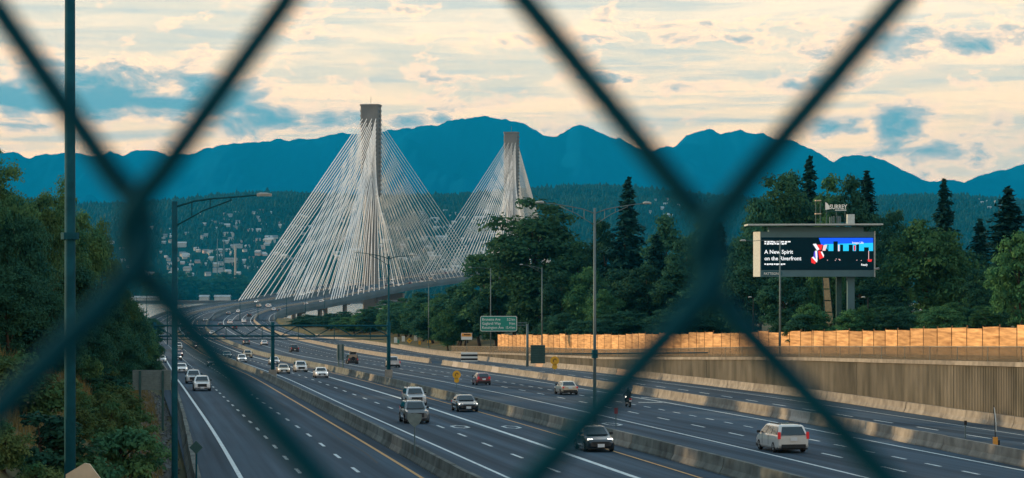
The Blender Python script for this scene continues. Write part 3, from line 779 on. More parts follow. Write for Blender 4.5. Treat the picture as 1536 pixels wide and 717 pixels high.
for px, py, Y, w, k in ((1190, 258, 360, 96, 'cot3'), (1245, 250, 365, 100, 'cot2'), (1278, 264, 350, 90, 'cot3'), (1140, 292, 345, 84, 'drk1'), (1318, 318, 340, 60, 'drk1'), (1345, 310, 352, 64, 'drk1')):
    ptree(k, px, py, Y, w, 'dark broadleaf tree in the clump behind the billboard', 'trees behind the billboard')
for px, py, Y, w in ((1300, 259, 360, 100), (1470, 330, 330, 84)):
    ptree('fir2', px, py, Y, w, 'dark fir beside the billboard clump with a ragged pointed top', 'firs near the billboard')
for px, py, Y, w, k in ((1120, 395, 312, 90, 'drk1'), (1175, 410, 300, 80, 'drk1'), (1225, 405, 318, 80, 'drk1'), (1290, 400, 312, 80, 'drk1'), (1335, 390, 300, 70, 'drk1'), (1450, 372, 288, 110, 'drk1'), (1490, 400, 276, 90, 'map1'), (1110, 350, 330, 80, 'drk1'), (1465, 400, 262, 60, 'drk1'), (1330, 440, 280, 70, 'drk1')):
    ptree(k, px, py, Y, w, 'dark leafy tree filling the wood behind the plywood hoarding', 'wood behind the hoarding')
for px, py, Y, w, k in ((1000, 322, 420, 92, 'cot3'), (1055, 330, 410, 100, 'cot3'), (905, 330, 440, 80, 'cot3'), (865, 352, 446, 90, 'cot2'), (985, 352, 415, 80, 'fir3'), (1080, 335, 400, 80, 'fir2'), (1030, 350, 400, 70, 'drk1'), (880, 395, 425, 90, 'map1'),
                        (842, 405, 425, 70, 'drk1'), (925, 400, 412, 90, 'drk1'), (970, 395, 405, 90, 'drk1'), (1020, 400, 398, 90, 'drk1'), (1065, 405, 390, 90, 'drk1'), (905, 430, 402, 70, 'map1')):
    ptree(k, px, py, Y, w, ('bright leafy tree low in the wood behind the sign post' if k == 'map1' else 'dark tree in the wood left of the billboard behind the hoarding'), 'wood left of the billboard' if k != 'map1' else 'bright trees low in the wood')
for px, py, Y, w, k in ((720, 392, 485, 90, 'cot3'), (770, 372, 480, 100, 'cot3'), (700, 418, 520, 80, 'cot2'), (664, 436, 560, 80, 'cot2'), (632, 438, 600, 74, 'cot3'), (604, 444, 640, 66, 'cot2'), (580, 450, 680, 60, 'cot3'), (558, 458, 720, 56, 'cot2'),
                        (540, 470, 760, 50, 'cot3'), (745, 425, 465, 80, 'drk1'), (690, 450, 505, 70, 'drk1'), (800, 420, 455, 80, 'drk1'), (650, 462, 545, 70, 'drk1'), (615, 468, 600, 70, 'drk1'), (590, 475, 650, 60, 'drk1'), (820, 395, 450, 90, 'cot3')):
    ptree(k, px, py, Y, w, 'dark cottonwood in the tree belt along the bridge approach', 'tree belt along the bridge approach')
ptree('map1', 672, 462, 485, 60, 'bright bushy tree beside the small orange and white road sign')
rb = random.Random(31)
for i in range(26):
    px = rb.uniform(446, 580); Y = rb.uniform(770, 880); p = at(px, rb.uniform(477, 486), Y)
    if p.x - float(cx(Y)) < 30: continue
    z = ground_z(p.x, Y); tree('drk1', p.x, Y, max(p.z, z + 3), rb.uniform(3.2, 5.5), 'dark bushy tree below the bridge approach behind the gantry truss', 'tree', 'bushy trees below the bridge approach')
for i in range(34):
    px = 1100 + i * 13.2 + rb.uniform(-4, 4); Y = rb.uniform(238, 262); p = at(px, rb.uniform(452, 474), Y)
    if 1226 < px < 1262 or p.x - float(cx(Y)) < float(WO(Y)) + 6: continue
    tree(rb.choice(['drk1', 'map2', 'drk1']), p.x, Y, p.z, rb.uniform(1.7, 2.6), 'low leafy tree in the row close behind the plywood hoarding', 'tree', 'low trees close behind the hoarding')
for i in range(26):
    px = 735 + i * 14.2 + rb.uniform(-4, 4); Y = rb.uniform(372, 396) + (430 - 390) * max(0, (900 - px) / 165); p = at(px, rb.uniform(462, 484), Y)
    if p.x - float(cx(Y)) < float(WO(Y)) + 6: continue
    tree('drk1', p.x, Y, p.z, rb.uniform(2.6, 3.8), 'low dark tree in the row behind the far end of the hoarding', 'tree', 'low trees behind the far hoarding')
for i, Y in enumerate(np.arange(498, 770, 9.0)):
    Y = float(Y) + rb.uniform(-3, 3); X = float(cx(Y)) + float(WO(Y)) + rb.uniform(7, 15); px = X / Y * F + CX
    top = at(px, float(I(Y, [498, 560, 620, 680, 740, 770], [428, 440, 452, 464, 474, 480])) + rb.uniform(-5, 9), Y).z
    tree(rb.choice(['drk1', 'drk1', 'map1']), X, Y, top, rb.uniform(4.5, 6.5), 'leafy tree in the front row beside the ramp barrier below the bridge deck', 'tree', 'front row trees beside the ramp barrier')
# left embankment
for px, py, Y, w, k in ((0, 214, 112, 120, 'ald1'), (58, 268, 128, 100, 'ald2'), (88, 262, 140, 96, 'ald1'), (122, 296, 150, 90, 'ald2'), (150, 326, 165, 86, 'ald1'), (30, 300, 104, 110, 'ald3'), (-40, 240, 104, 120, 'ald2'), (-70, 230, 140, 130, 'ald1'),
                        (172, 398, 185, 80, 'ald2'), (190, 436, 205, 76, 'ald3'), (204, 470, 225, 70, 'ald2'), (214, 488, 250, 60, 'ald3'), (224, 505, 285, 50, 'ald2'), (100, 372, 118, 110, 'ald3'), (150, 420, 140, 90, 'ald3'), (60, 400, 98, 110, 'ald3'), (10, 380, 92, 120, 'ald3'),
                        (175, 478, 160, 80, 'ald3'), (130, 478, 124, 90, 'ald3'), (195, 506, 190, 60, 'ald3'), (216, 528, 225, 46, 'ald3'), (80, 470, 104, 90, 'ald3'), (226, 532, 262, 36, 'ald3'), (-60, 420, 90, 120, 'ald3'), (190, 440, 300, 60, 'ald3'), (168, 420, 260, 60, 'ald3')):
    ptree(k, px, py, Y, w, ('dense dark alder on the left embankment above the road' if k == 'ald3' else 'leafy green alder on the crest of the left embankment'), 'dark alders on the embankment' if k == 'ald3' else 'alders on the embankment crest')
rs = random.Random(5)
for i in range(150):
    Y = rs.uniform(52, 205); o = rs.uniform(-44, -34.6); X = float(cx(Y)) + o
    if not (-40 < X / Y * F + CX < 262): continue
    if fbm(X * .09 + 3, Y * .09) > .53: continue
    k = rs.choice(['shr1', 'shr2', 'shr3', 'shr1']); h = rs.uniform(1.0, 2.3)
    z = ground_z(X, Y)
    tree(k, X, Y, z + h, h * rs.uniform(.55, .85), {'shr1': 'olive shrub growing on the left embankment slope', 'shr2': 'fresh green shrub growing on the left embankment slope', 'shr3': 'dark green shrub growing on the left embankment slope'}[k], 'shrub', {'shr1': 'olive', 'shr2': 'fresh green', 'shr3': 'dark green'}[k] + ' shrubs on the embankment slope')
# a few bushes on the river bank beyond the left verge
for i in range(14):
    px = rs.uniform(176, 232); Y = rs.uniform(560, 740); p = at(px, rs.uniform(470, 484), Y)
    tree('drk1', p.x, Y, p.z, rs.uniform(3, 5), 'small dark tree on the verge in front of the pale river', 'tree', 'verge trees before the river')
# far bank
for i in range(46):
    px = rs.uniform(225, 372) if i < 34 else rs.uniform(372, 640); Y = rs.uniform(3985, 4080); p = at(px, rs.uniform(404, 430), Y)
    tree(rs.choice(['cot3', 'cot2', 'drk1']), p.x, Y, p.z, rs.uniform(14, 26), 'dark tree in the row along the far river bank', 'tree', 'trees along the far river bank', z=-43)

# unseen alders carrying the wood on leftward, added to shade the barriers
for i in range(190):
    Y = rs.uniform(70, 340); X = float(cx(Y)) + rs.uniform(-110, -44)
    if X / Y * F + CX > -75: continue
    z = ground_z(X, Y); tree(rs.choice(['ald1', 'ald2', 'ald3']), X, Y, z + rs.uniform(8.5, 12.5), rs.uniform(3.6, 5), 'unseen alder carrying on the left embankment wood, added to shade the barriers', 'tree', 'unseen shading alders on the embankment')
for (grp, lab), L_ in RANK.items():
    if 2 < len(L_) <= 16:
        for k, (h, t_) in enumerate(sorted(L_, key=lambda q: -q[0])): t_['label'] = ORD[k] + ' ' + lab
# grasses on the slope: blades nobody could count
n = 42000
Yg = rng.uniform(46, 210, n); og = rng.uniform(-45, -33.5, n); Xg = cx(Yg) + og
dn = fbm(Xg * .09 + 3, Yg * .09)
ok = (dn > .47)
Xg, Yg, dn = Xg[ok], Yg[ok], dn[ok]; Zg = np.array([ground_z(a, b) for a, b in zip(Xg, Yg)])
k = len(Xg); hh = rng.uniform(.3, .8, k); a = rng.uniform(0, 6.28, k); ln_ = rng.normal(0, .18, (k, 2))
V = np.stack([np.stack([Xg - np.cos(a) * .02, Yg - np.sin(a) * .02, Zg - .03], 1), np.stack([Xg + np.cos(a) * .02, Yg + np.sin(a) * .02, Zg - .03], 1), np.stack([Xg + ln_[:, 0], Yg + ln_[:, 1], Zg + hh], 1)], 1).reshape(-1, 3)
tag(link('dry_grass', fast_mesh('dry_grass', V, np.arange(3 * k).reshape(-1, 3), M_dry)), 'tawny dry grass on the left embankment', 'grass', kind='stuff')
# broken rock at the foot of the embankment
M_rock = mat('broken_rock', (.11, .115, .11), .9, var=.5, scale=3, bump=.3)
mb = MB(); rr = random.Random(9)
for i in range(520):
    Y = rr.uniform(84, 230); o = rr.uniform(-35.2, -32.7) + float(I(Y, [84, 110, 210, 300], [0, 0, .5, 1])); X = float(cx(Y)) + o; s = rr.uniform(.14, .42); z = ground_z(X, Y)
    vs = [Vector((X, Y, z + .05)) + Vector((rr.gauss(0, 1), rr.gauss(0, 1), rr.gauss(0, .8))).normalized() * s * rr.uniform(.6, 1) for _ in range(6)]
    vs = [Vector((X - s, Y, z)), Vector((X, Y - s * .8, z + .02)), Vector((X + s * rr.uniform(.6, 1), Y, z)), Vector((X, Y + s, z)), Vector((X + rr.uniform(-.5, .5) * s, Y, z + s * rr.uniform(.6, 1.1))), Vector((X, Y, z - s))]
    mb.add(vs, [(0, 1, 4), (1, 2, 4), (2, 3, 4), (3, 0, 4), (1, 0, 5), (2, 1, 5), (3, 2, 5), (0, 3, 5)])
tag(mb.build('riprap', M_rock), 'broken grey rock along the kerb at the embankment foot', 'rocks', kind='stuff')

# ------------------------------------------------------------------ houses on the far hillside
HW = [mat('house_wall_white', (.44, .44, .42), .8, var=.1, scale=.2), mat('house_wall_cream', (.42, .38, .32), .8, var=.1, scale=.2), mat('house_wall_grey', (.34, .37, .38), .8, var=.1, scale=.2), mat('house_wall_pink', (.50, .36, .32), .8, var=.1, scale=.2)]
HR = [mat('house_roof_grey', (.20, .21, .22), .9, var=.2, scale=.2), mat('house_roof_pale', (.45, .46, .46), .9, var=.2, scale=.2), mat('house_roof_brown', (.20, .13, .10), .9, var=.2, scale=.2)]
M_pane = mat('house_window', (.03, .05, .06), .15, var=.1)
def house_meshes(w, d, h, rh):
    wl_ = MB().box((0, 0, h / 2 - 2), (w, d, h + 4))
    wl_.add([(-w / 2, -d / 2, h), (-w / 2, d / 2, h), (-w / 2, 0, h + rh)], [(0, 1, 2)]); wl_.add([(w / 2, -d / 2, h), (w / 2, d / 2, h), (w / 2, 0, h + rh)], [(0, 1, 2)])
    e = .8
    rf = MB().slab([(-w / 2 - e, -d / 2 - e, h - .5), (w / 2 + e, -d / 2 - e, h - .5), (w / 2 + e, 0, h + rh + .15), (-w / 2 - e, 0, h + rh + .15)], (0, 0, .5)).slab([(-w / 2 - e, d / 2 + e, h - .5), (w / 2 + e, d / 2 + e, h - .5), (w / 2 + e, 0, h + rh + .15), (-w / 2 - e, 0, h + rh + .15)], (0, 0, .5))
    wins = MB()
    for k in range(max(2, int(w / 5))):
        for zz in ([2.2, 5.0] if h > 5 else [2.2]): wins.box((-w / 2 + (k + .5) * w / max(2, int(w / 5)), -d / 2 - .05, zz), (1.8, .12, 1.5))
    return wl_.mesh('wall', HW[0]), rf.mesh('roof', HR[0]), wins.mesh('windows', M_pane)
HM = [house_meshes(13, 10, 6, 3.4), house_meshes(17, 11, 6, 3.8), house_meshes(11, 9, 3.4, 3), house_meshes(30, 13, 9, 3.0)]
rh_ = random.Random(21); placed = 0
zones = [(238, 470, 318, 415, 170), (500, 770, 318, 412, 170), (140, 236, 330, 415, 30), (962, 1040, 300, 330, 14), (1430, 1510, 296, 318, 14)]
_hyy = np.arange(4010, 6950, 10.0)
for x0, x1, y0, y1, cnt in zones:
    for i in range(cnt):
        px, py = rh_.uniform(x0, x1), rh_.uniform(y0, y1)
        rowy = YH - F * hill_z((px - CX) / F * _hyy, _hyy) / _hyy
        j = np.where(rowy < py)[0]
        if not len(j): continue
        Y = float(_hyy[j[0]]); X = (px - CX) / F * Y; z = float(hill_z(X, Y))
        k = rh_.choices([0, 1, 2, 3], [4, 4, 2, 1])[0]; wi = rh_.choices([0, 1, 2, 3], [5, 3, 2, 1])[0]; ri = rh_.choices([0, 1, 2], [3, 4, 1])[0]
        col_, rof_ = ('white', 'cream', 'grey', 'pink')[wi], ('dark grey', 'pale grey', 'brown')[ri]
        big = 'long ' if k == 3 else ''
        t = thing('house' if k != 3 else 'apartment_block', (X, Y, z), f'{big}{col_} {"block" if k == 3 else "house"} with {rof_} roof on the wooded far hillside', 'house' if k != 3 else 'building', f'{big}{col_} houses with {rof_} roofs on the hillside', rh_.uniform(-.6, .6))
        s_ = rh_.uniform(.6, 1.05); t.scale = (s_, s_, s_)
        for nm, me, mm in (('wall', HM[k][0], HW[wi]), ('roof', HM[k][1], HR[ri])):
            o = link(nm, me, t)
            if mm: o.material_slots[0].link = 'OBJECT'; o.material_slots[0].material = mm
# tall stack and transmission tower by the far bank
p = at(353, 420, 4060); t = thing('chimney_stack', (p.x, 4060, -43), 'slim pale chimney stack on the far river bank', 'chimney')
hgt = at(353, 368, 4060).z + 43
MB().tube([(0, 0, 0), (0, 0, hgt)], [2.4, 1.7], 10).build('shaft', HW[1], t); MB().tube([(0, 0, hgt - 3), (0, 0, hgt + .6)], 1.95, 10).build('rim', HW[2], t)
p = at(331, 420, 4040); t = thing('transmission_tower', (p.x, 4040, -43), 'twin-legged power line tower on the far river bank', 'pylon')
hgt = at(331, 358, 4040).z + 43
for s in (-1, 1): MB().tube([(s * 7, 0, 0), (s * 6, 0, hgt)], [1.1, .8], 6).build('leg', M_steel, t)
MB().beam((-13, 0, hgt * .82), (13, 0, hgt * .82), 1.3, 1.3).build('cross_arm', M_steel, t)
MB().beam((-6.5, 0, hgt * .5), (6.5, 0, hgt * .8), .8, .8).beam((6.5, 0, hgt * .5), (-6.5, 0, hgt * .8), .8, .8).build('brace', M_steel, t)
# low buildings and moored log booms by the water
M_brown = mat('river_bank_mud', (.11, .075, .06), .9, var=.25, scale=.01)
tag(MB().box((-480, 3900, -40), (1500, 60, 6)).build('log_boom_bank', M_brown), 'brown strip of bank and log booms along the far water edge', 'river bank', kind='structure')
for px, Y, w_, h_ in ((334, 3960, 28, 12), (214, 3965, 60, 10), (307, 3962, 17, 12)):
    p = at(px, 440, Y); t = thing('warehouse', (p.x, Y, -43), {334: 'small pale warehouse beside the near bridge cables on the far bank', 214: 'widest pale warehouse on the far bank above the pale river', 307: 'narrow pale warehouse between trees on the far river bank'}[px], 'warehouse')
    MB().box((0, 0, h_ / 2), (w_, 20, h_)).build('wall', HW[0], t); MB().slab([(-w_ / 2 - 1, -11, h_), (w_ / 2 + 1, -11, h_), (w_ / 2 + 1, 0, h_ + 3), (-w_ / 2 - 1, 0, h_ + 3)], (0, 0, .6)).slab([(-w_ / 2 - 1, 11, h_), (w_ / 2 + 1, 11, h_), (w_ / 2 + 1, 0, h_ + 3), (-w_ / 2 - 1, 0, h_ + 3)], (0, 0, .6)).build('roof', HR[1], t)

# ------------------------------------------------------------------ lettering
def text_part(s, size, M_, loc, parent, name='lettering', align='LEFT', sx=1.0, bold=0.0):
    cu = bpy.data.curves.new('t', 'FONT'); cu.body = s; cu.size = size; cu.align_x = align; cu.resolution_u = 2; cu.offset = bold
    ob = bpy.data.objects.new('t', cu); COL.objects.link(ob)
    dg = bpy.context.evaluated_depsgraph_get()
    me = bpy.data.meshes.new_from_object(ob.evaluated_get(dg)); bpy.data.objects.remove(ob)
    me.transform(Matrix.Scale(sx, 4, (1, 0, 0))); me.transform(Matrix.Rotation(R(90), 4, 'X'))
    me.materials.clear(); me.materials.append(M_)
    o = link(name, me, parent); o.location = loc
    return o

# ------------------------------------------------------------------ lamp posts
M_lum = mat('lamp_head', (.34, .38, .38), .5, metal=.1, var=.05)
def lamp_post(px, base_py, Y, top_py, arms, label, r=.13, m=None, group=None, collar=None, tip_taper=.6, zb=None):
    """arms: (tip px, tip py, rows below the top where the arm starts, braced?)"""
    m = m or M_steel
    b = at(px, base_py, Y); top = at(px, top_py, Y)
    if zb is not None: b.z = zb
    t = thing('lamp_post', b, label, 'lamp post', group)
    h = top.z - b.z
    MB().tube([(0, 0, 0), (0, 0, h)], [r, r * tip_taper], 10).build('pole', m, t, smooth=True)
    MB().tube([(0, 0, 0), (0, 0, .5)], r * 1.5, 10).build('base', m, t)
    if collar is not None:
        zc = at(px, collar, Y).z - b.z
        MB().tube([(0, 0, zc - .06), (0, 0, zc + .06)], r * 1.55, 12).build('collar', m, t)
    for tx, ty, drop, braced in arms:
        tip = at(tx, ty, Y) - b; s0 = Vector((0, 0, h - drop)); ar = r * .31
        mid = s0.lerp(tip, .45); mid.z += (tip - s0).length * .035
        q3 = s0.lerp(tip, .78); q3.z = tip.z * .92 + mid.z * .08 if False else max(q3.z, tip.z - .02 * (tip - s0).length) 
        am = MB().tube([s0, s0.lerp(mid, .5) + Vector((0, 0, .02 * (tip - s0).length)), mid, q3, tip], [ar, ar, ar * .9, ar * .8, ar * .7], 6)
        a = am.build('arm', m, t, smooth=True)
        if braced:
            L = (tip - s0).length; lo = s0 - Vector((0, 0, .22 * L)); e = s0.lerp(tip, .66); e.z = max(e.z, tip.z - .04 * L) - .02 * L
            md = lo.lerp(e, .5) + Vector((0, 0, .03 * L))
            MB().tube([lo, md, e], ar * .75, 6).build('brace', m, a, smooth=True)
            for u in (.3, .62, .98):
                p1 = lo.lerp(e, u) + Vector((0, 0, .03 * L * (1 - abs(2 * u - 1)))); p0 = s0.lerp(tip, u * .66); p0.z += .03 * L
                MB().tube([p1, p0], ar * .5, 5).build('strut', m, a)
        d = 1 if tip.x > 0 else -1; lw = max(.45, .16 * (tip - s0).length); hk = .45 if Y < 100 else 1.0
        MB().loft([[(tip.x + d * u - d * lw * .3, y_, tip.z + z_) for y_, z_ in ((-w_, .03), (-w_ * .6, .13 * hh_), (w_ * .6, .13 * hh_), (w_, .03), (w_ * .6, -.05), (-w_ * .6, -.05))] for u, w_, hh_ in ((0, .08 * hk, .6 * hk), (lw * .25, .17 * hk, 1.1 * hk), (lw * .7, .2 * hk, 1.0 * hk), (lw, .1 * hk, .5 * hk))]).build('lamp_head', M_lum, t)
    return t
lamp_post(105, 760, 38, -60, [(180, -85, .3, False)], 'thick dark teal lamp post on the left embankment with a collar ring', r=.104, m=M_teal, collar=354, tip_taper=.86, zb=ground_z(at(105, 700, 38).x, 38) - .2)
lamp_post(262, 800, 66, 302, [(392, 292, .18, True)], 'slim teal lamp post with a long braced curved arm beside the rocky kerb', r=.105, m=M_teal, tip_taper=.8, zb=ground_z(at(262, 700, 66).x, 66) - .2)
X, Y, z = on_road(892, 643)
Xb = float(cx(Y)) + LO('barB')(Y)
lamp_post(892, 640, Y, 312, [(812, 304, .4, True), (968, 305, .4, True)], 'tall twin-arm lamp post standing on the median barrier', r=.14, zb=float(zr(Y)) + .0)
lamp_post(813, 548, 372, 401, [(783, 397, .3, True)], 'single-arm lamp post between the green sign gantry and the louvred sign', r=.14, zb=zw(372))
lamp_post(736, 530, 424, 402, [(706, 401, .3, False)], 'single-arm lamp post behind the green distance sign', r=.13, zb=zw(424))
lamp_post(643, 521, 520, 424, [(652, 422, .3, False)], 'plain slim lamp post among the bushes near the yellow warning signs', r=.14, zb=ground_z(at(643, 520, 520).x, 520))
lamp_post(1170, 522, 238, 360, [(1116, 361, .25, False)], 'grey lamp post in front of the billboard with one thin arm', r=.12, zb=zw(238))
lamp_post(1302, 492, 262, 446, [(1296, 446, .05, False)], 'short dark yard lamp beside the billboard column', r=.09, m=M_dark)
lamp_post(1130, 496, 290, 446, [(1126, 446, .05, False)], 'short dark yard lamp in front of the trees left of the billboard', r=.08, m=M_dark)
for px, top, Yl in ((205, 446, 690), (220, 440, 640), (251, 452, 600)):
    X_ = at(px, 480, Yl).x
    lamp_post(px, 0, Yl, top, [(px + 9, top - 1, .4, False)], 'thin dark lamp post on the far verge before the pale river', r=.15, m=M_teal, group='thin lamp posts before the river', zb=ground_z(X_, Yl) - .1)
for px, py_, top in ((360, 480, 452), (387, 478, 448), (430, 472, 436), (458, 470, 434), (487, 462, 430)):
    X_, Y_, z_ = on_road(px, py_)
    lamp_post(px, 0, Y_, top, [(px - 7, top - 1, .4, False)], 'thin lamp post on the bridge approach deck', r=.16, m=M_teal, group='lamp posts on the bridge approach', zb=z_)

# ------------------------------------------------------------------ sign gantries over the roads
def gantry(pxs_, Y, y_top, y_bot, label, lamp=None):
    x0, x1 = at(pxs_[0], 0, Y).x, at(pxs_[-1], 0, Y).x; zt, zb_ = at(0, y_top, Y).z, at(0, y_bot, Y).z; z0 = float(zr(Y))
    t = thing('sign_gantry', (x0, Y, z0), label, 'gantry')
    for px in pxs_:
        x = at(px, 0, Y).x; MB().tube([(x, Y, z0), (x, Y, zt + .5)], .27, 12).build('post', M_teal, t, world=True, smooth=True)
        MB().box((x, Y, z0 + .55), (1.0, 1.1, 1.1)).build('footing', M_conc, t, world=True)
    for dy in (-.55, .55):
        for z in (zt, zb_): MB().tube([(x0, Y + dy, z), (x1, Y + dy, z)], .11, 8).build('chord', M_teal, t, world=True)
    n = max(2, int((x1 - x0) / 2.4)); w_ = (x1 - x0) / n
    for i in range(n):
        a, b = (zb_, zt) if i % 2 else (zt, zb_)
        for dy in (-.55, .55): MB().tube([(x0 + i * w_, Y + dy, a), (x0 + (i + 1) * w_, Y + dy, b)], .042, 5).build('diagonal', M_teal, t, world=True)
        if i % 2 == 0: MB().tube([(x0 + i * w_, Y - .55, zt), (x0 + i * w_, Y - .55, zb_ - .5)], .05, 5).build('hanger', M_teal, t, world=True)
    MB().tube([(x0, Y - .75, zb_ - .45), (x1 - (x1 - x0) * .02, Y - .75, zb_ - .45)], .05, 5).build('cable_tray', M_teal, t, world=True)
    return t
gantry([232, 409, 583], 300, 488.5, 504, 'long teal steel truss sign gantry on three posts spanning the oncoming lanes')
lamp_post(583, 565, 301.2, 384, [(538, 379, .4, True), (622, 383, .4, False)], 'tall teal twin-arm lamp post rising beside the gantry end', r=.2, m=M_teal, zb=float(zr(301)))

# ------------------------------------------------------------------ road signs
M_green = mat('green_sign', (.012, .23, .18), .5, var=.06, scale=1)
M_white = mat('sign_white', (.70, .74, .72), .5, var=.04)
M_sy = mat('sign_yellow', (.72, .38, .03), .5, var=.06)
M_or = mat('sign_orange', (.75, .33, .06), .5, var=.06)
M_back = mat('sign_back', (.16, .21, .21), .6, metal=.3, var=.15)
M_bkg = mat('sign_back_dark', (.03, .085, .085), .6, var=.15)
M_ink = mat('sign_black', (.02, .02, .02), .6, var=.1)
def rrect(x0, x1, z0, z1, r, y):
    P = []
    for cx_, cz_, a0 in ((x1 - r, z1 - r, 0), (x0 + r, z1 - r, 90), (x0 + r, z0 + r, 180), (x1 - r, z0 + r, 270)):
        for k in range(4): P.append((cx_ + r * math.cos(R(a0 + 30 * k)), y, cz_ + r * math.sin(R(a0 + 30 * k))))
    return P
# green distance sign on its single-arm post
Yg_ = 372.0
pb = at(791, 553, Yg_); pb.z = float(zr(Yg_)); t = thing('distance_sign', pb, 'green distance sign with three white lines of place names on a single post', 'road sign')
z0, z1 = at(0, 497, Yg_).z - pb.z, at(0, 474, Yg_).z - pb.z; x0, x1 = at(720.5, 0, Yg_).x - pb.x, at(775.5, 0, Yg_).x - pb.x
MB().tube([(0, 0, 0), (0, 0, at(0, 486, Yg_).z - pb.z)], [.26, .2], 10).build('post', M_steel, t, smooth=True)
for dz in (-.12, .32): MB().tube([(0, 0, at(0, 487, Yg_).z - pb.z + dz), (x0 + .4, 0, at(0, 487, Yg_).z - pb.z + dz)], .07, 6).build('arm', M_steel, t)
bd = MB().slab(rrect(x0, x1, z0, z1, .3, -.12), (0, -.06, 0)).build('border', M_white, t)
pn = MB().slab(rrect(x0 + .09, x1 - .09, z0 + .09, z1 - .09, .24, -.181), (0, -.012, 0)).build('panel', M_green, t)
hh_ = (z1 - z0)
for i, (a, b) in enumerate((('Brunette Ave', '5.2 km'), ('Gaglardi Way', '9 km'), ('Kensington Ave', '15.4 km'))):
    zz = z1 - hh_ * (.30 + .265 * i)
    text_part(a, .66, M_white, (x0 + .3, -.21, zz), pn, sx=.88, bold=.004); text_part(b, .62, M_white, (x1 - .3, -.21, zz), pn, align='RIGHT', sx=.84, bold=.004)
# louvred sign on the lamp post's long cross arm
Yl = on_road(892, 643)[1]
t = thing('louvred_sign', (at(892, 0, Yl).x, Yl, at(0, 531, Yl).z), 'dark slatted sign hung from a long horizontal arm on the twin-arm lamp post', 'road sign')
MB().tube([(at(817, 0, Yl).x - at(892, 0, Yl).x, -.2, 0), (at(1062, 0, Yl).x - at(892, 0, Yl).x, -.2, .1)], .045, 8).build('cross_arm', M_teal, t)
MB().tube([(0, -.0, -.3), (0, 0, .3)], .24, 10).build('clamp', M_teal, t)
xa, xb = at(796, 0, Yl).x - at(892, 0, Yl).x, at(817.5, 0, Yl).x - at(892, 0, Yl).x; za, zb_ = at(0, 545, Yl).z - at(0, 531, Yl).z, at(0, 517.5, Yl).z - at(0, 531, Yl).z
MB().box(((xa + xb) / 2, -.1, (za + zb_) / 2), (xb - xa, .06, zb_ - za)).build('panel', M_bkg, t)
for k in range(8): MB().box(((xa + xb) / 2, -.16, za + (k + .5) * (zb_ - za) / 8), (xb - xa + .04, .05, (zb_ - za) / 8 * .35)).build('slat', M_dteal, t)
def small_sign(px, py, Y, kind, size, label, base=None, m=None, extra=None):
    p = at(px, py, Y); zb_ = base if base is not None else float(zr(Y)); t = thing('road_sign', (p.x, Y, zb_), label, 'road sign'); h = p.z - zb_
    MB().tube([(0, 0, 0), (0, 0, h + size * .3)], .045, 6).build('post', M_steel if m is not M_bkg else M_teal, t)
    if kind == 'diamond': P = [(-size, -.06, h), (0, -.06, h - size), (size, -.06, h), (0, -.06, h + size)]
    elif kind == 'rect': P = [(-size * .6, -.06, h - size), (size * .6, -.06, h - size), (size * .6, -.06, h + size), (-size * .6, -.06, h + size)]
    elif kind == 'wide': P = [(-size, -.06, h - size * .62), (size, -.06, h - size * .62), (size, -.06, h + size * .62), (-size, -.06, h + size * .62)]
    elif kind == 'round': P = [(size * math.cos(a), -.06, h + size * math.sin(a)) for a in [2 * math.pi * k / 18 for k in range(18)]]
    elif kind == 'shield': P = [(-size, -.06, h + size * .8), (-size, -.06, h + size * .1), (-size * .62, -.06, h - size * .55), (0, -.06, h - size), (size * .62, -.06, h - size * .55), (size, -.06, h + size * .1), (size, -.06, h + size * .8), (0, -.06, h + size * .95)]
    pn = MB().slab(P, (0, -.03, 0)).build('panel', m, t)
    if extra: extra(t, pn, h, size)
    return t
def two_yellow(t, pn, h, s):
    MB().slab([(s * .62 * math.cos(a), -.06, h - s * 1.35 + s * .62 * math.sin(a)) for a in [2 * math.pi * k / 14 for k in range(14)]], (0, -.03, 0)).build('lower_panel', M_sy, t)
    MB().tube([(-.3 * s, -.1, h - .35 * s), (-.3 * s, -.1, h + .15 * s), (.1 * s, -.1, h + .45 * s), (.4 * s, -.1, h + .1 * s)], .09 * s, 5).build('arrow', M_ink, pn)
X, Y, z = on_road(685, 584)
small_sign(685, 562, Y, 'round', .48, 'yellow round curve warning sign with a smaller disc below, on the median barrier', m=M_sy, extra=two_yellow)
X, Y, z = on_road(832, 566)
small_sign(832, 541, Y, 'round', .62, 'yellow round curve warning sign with a smaller disc below, beside the ramp wall', m=M_sy, extra=two_yellow)
def y_disc(t, pn, h, s): MB().box((0, -.1, h), (s * .5, .02, s * .25)).build('symbol', M_ink, pn)
small_sign(614, 511, 560, 'diamond', .72, 'yellow diamond warning sign before the dark tree belt', base=ground_z(at(614, 515, 560).x, 560), m=M_sy, extra=y_disc)
small_sign(643.5, 512.5, 530, 'round', .42, 'small round yellow sign at the foot of the plain slim lamp post', base=ground_z(at(643, 515, 530).x, 530), m=M_sy)
small_sign(629.5, 514, 545, 'rect', .48, 'small upright yellow marker between the yellow diamond and the plain lamp post', base=ground_z(at(629, 515, 545).x, 545), m=M_sy)
for px, py, sz, lb in ((593.5, 510, .72, 'upright white sign beside the small teal sign near the gantry post'), (605, 508, .72, 'upright white sign next to the yellow diamond sign'), (623.5, 507, .72, 'upright white sign just behind the yellow diamond sign')):
    small_sign(px, py, 575, 'rect', sz, lb, base=ground_z(at(px, 515, 575).x, 575), m=M_white)
small_sign(597.5, 512, 572, 'rect', .45, 'small teal sign between two upright white signs', base=ground_z(at(597, 515, 572).x, 572), m=M_green)
def orange_sign(t, pn, h, s):
    MB().box((0, -.105, h + s * .26), (s * 1.85, .02, s * .6)).build('orange_field', M_or, pn)
    MB().box((.08, -.118, h + s * .3), (s * 1.2, .006, s * .2)).build('black_line', M_ink, pn)
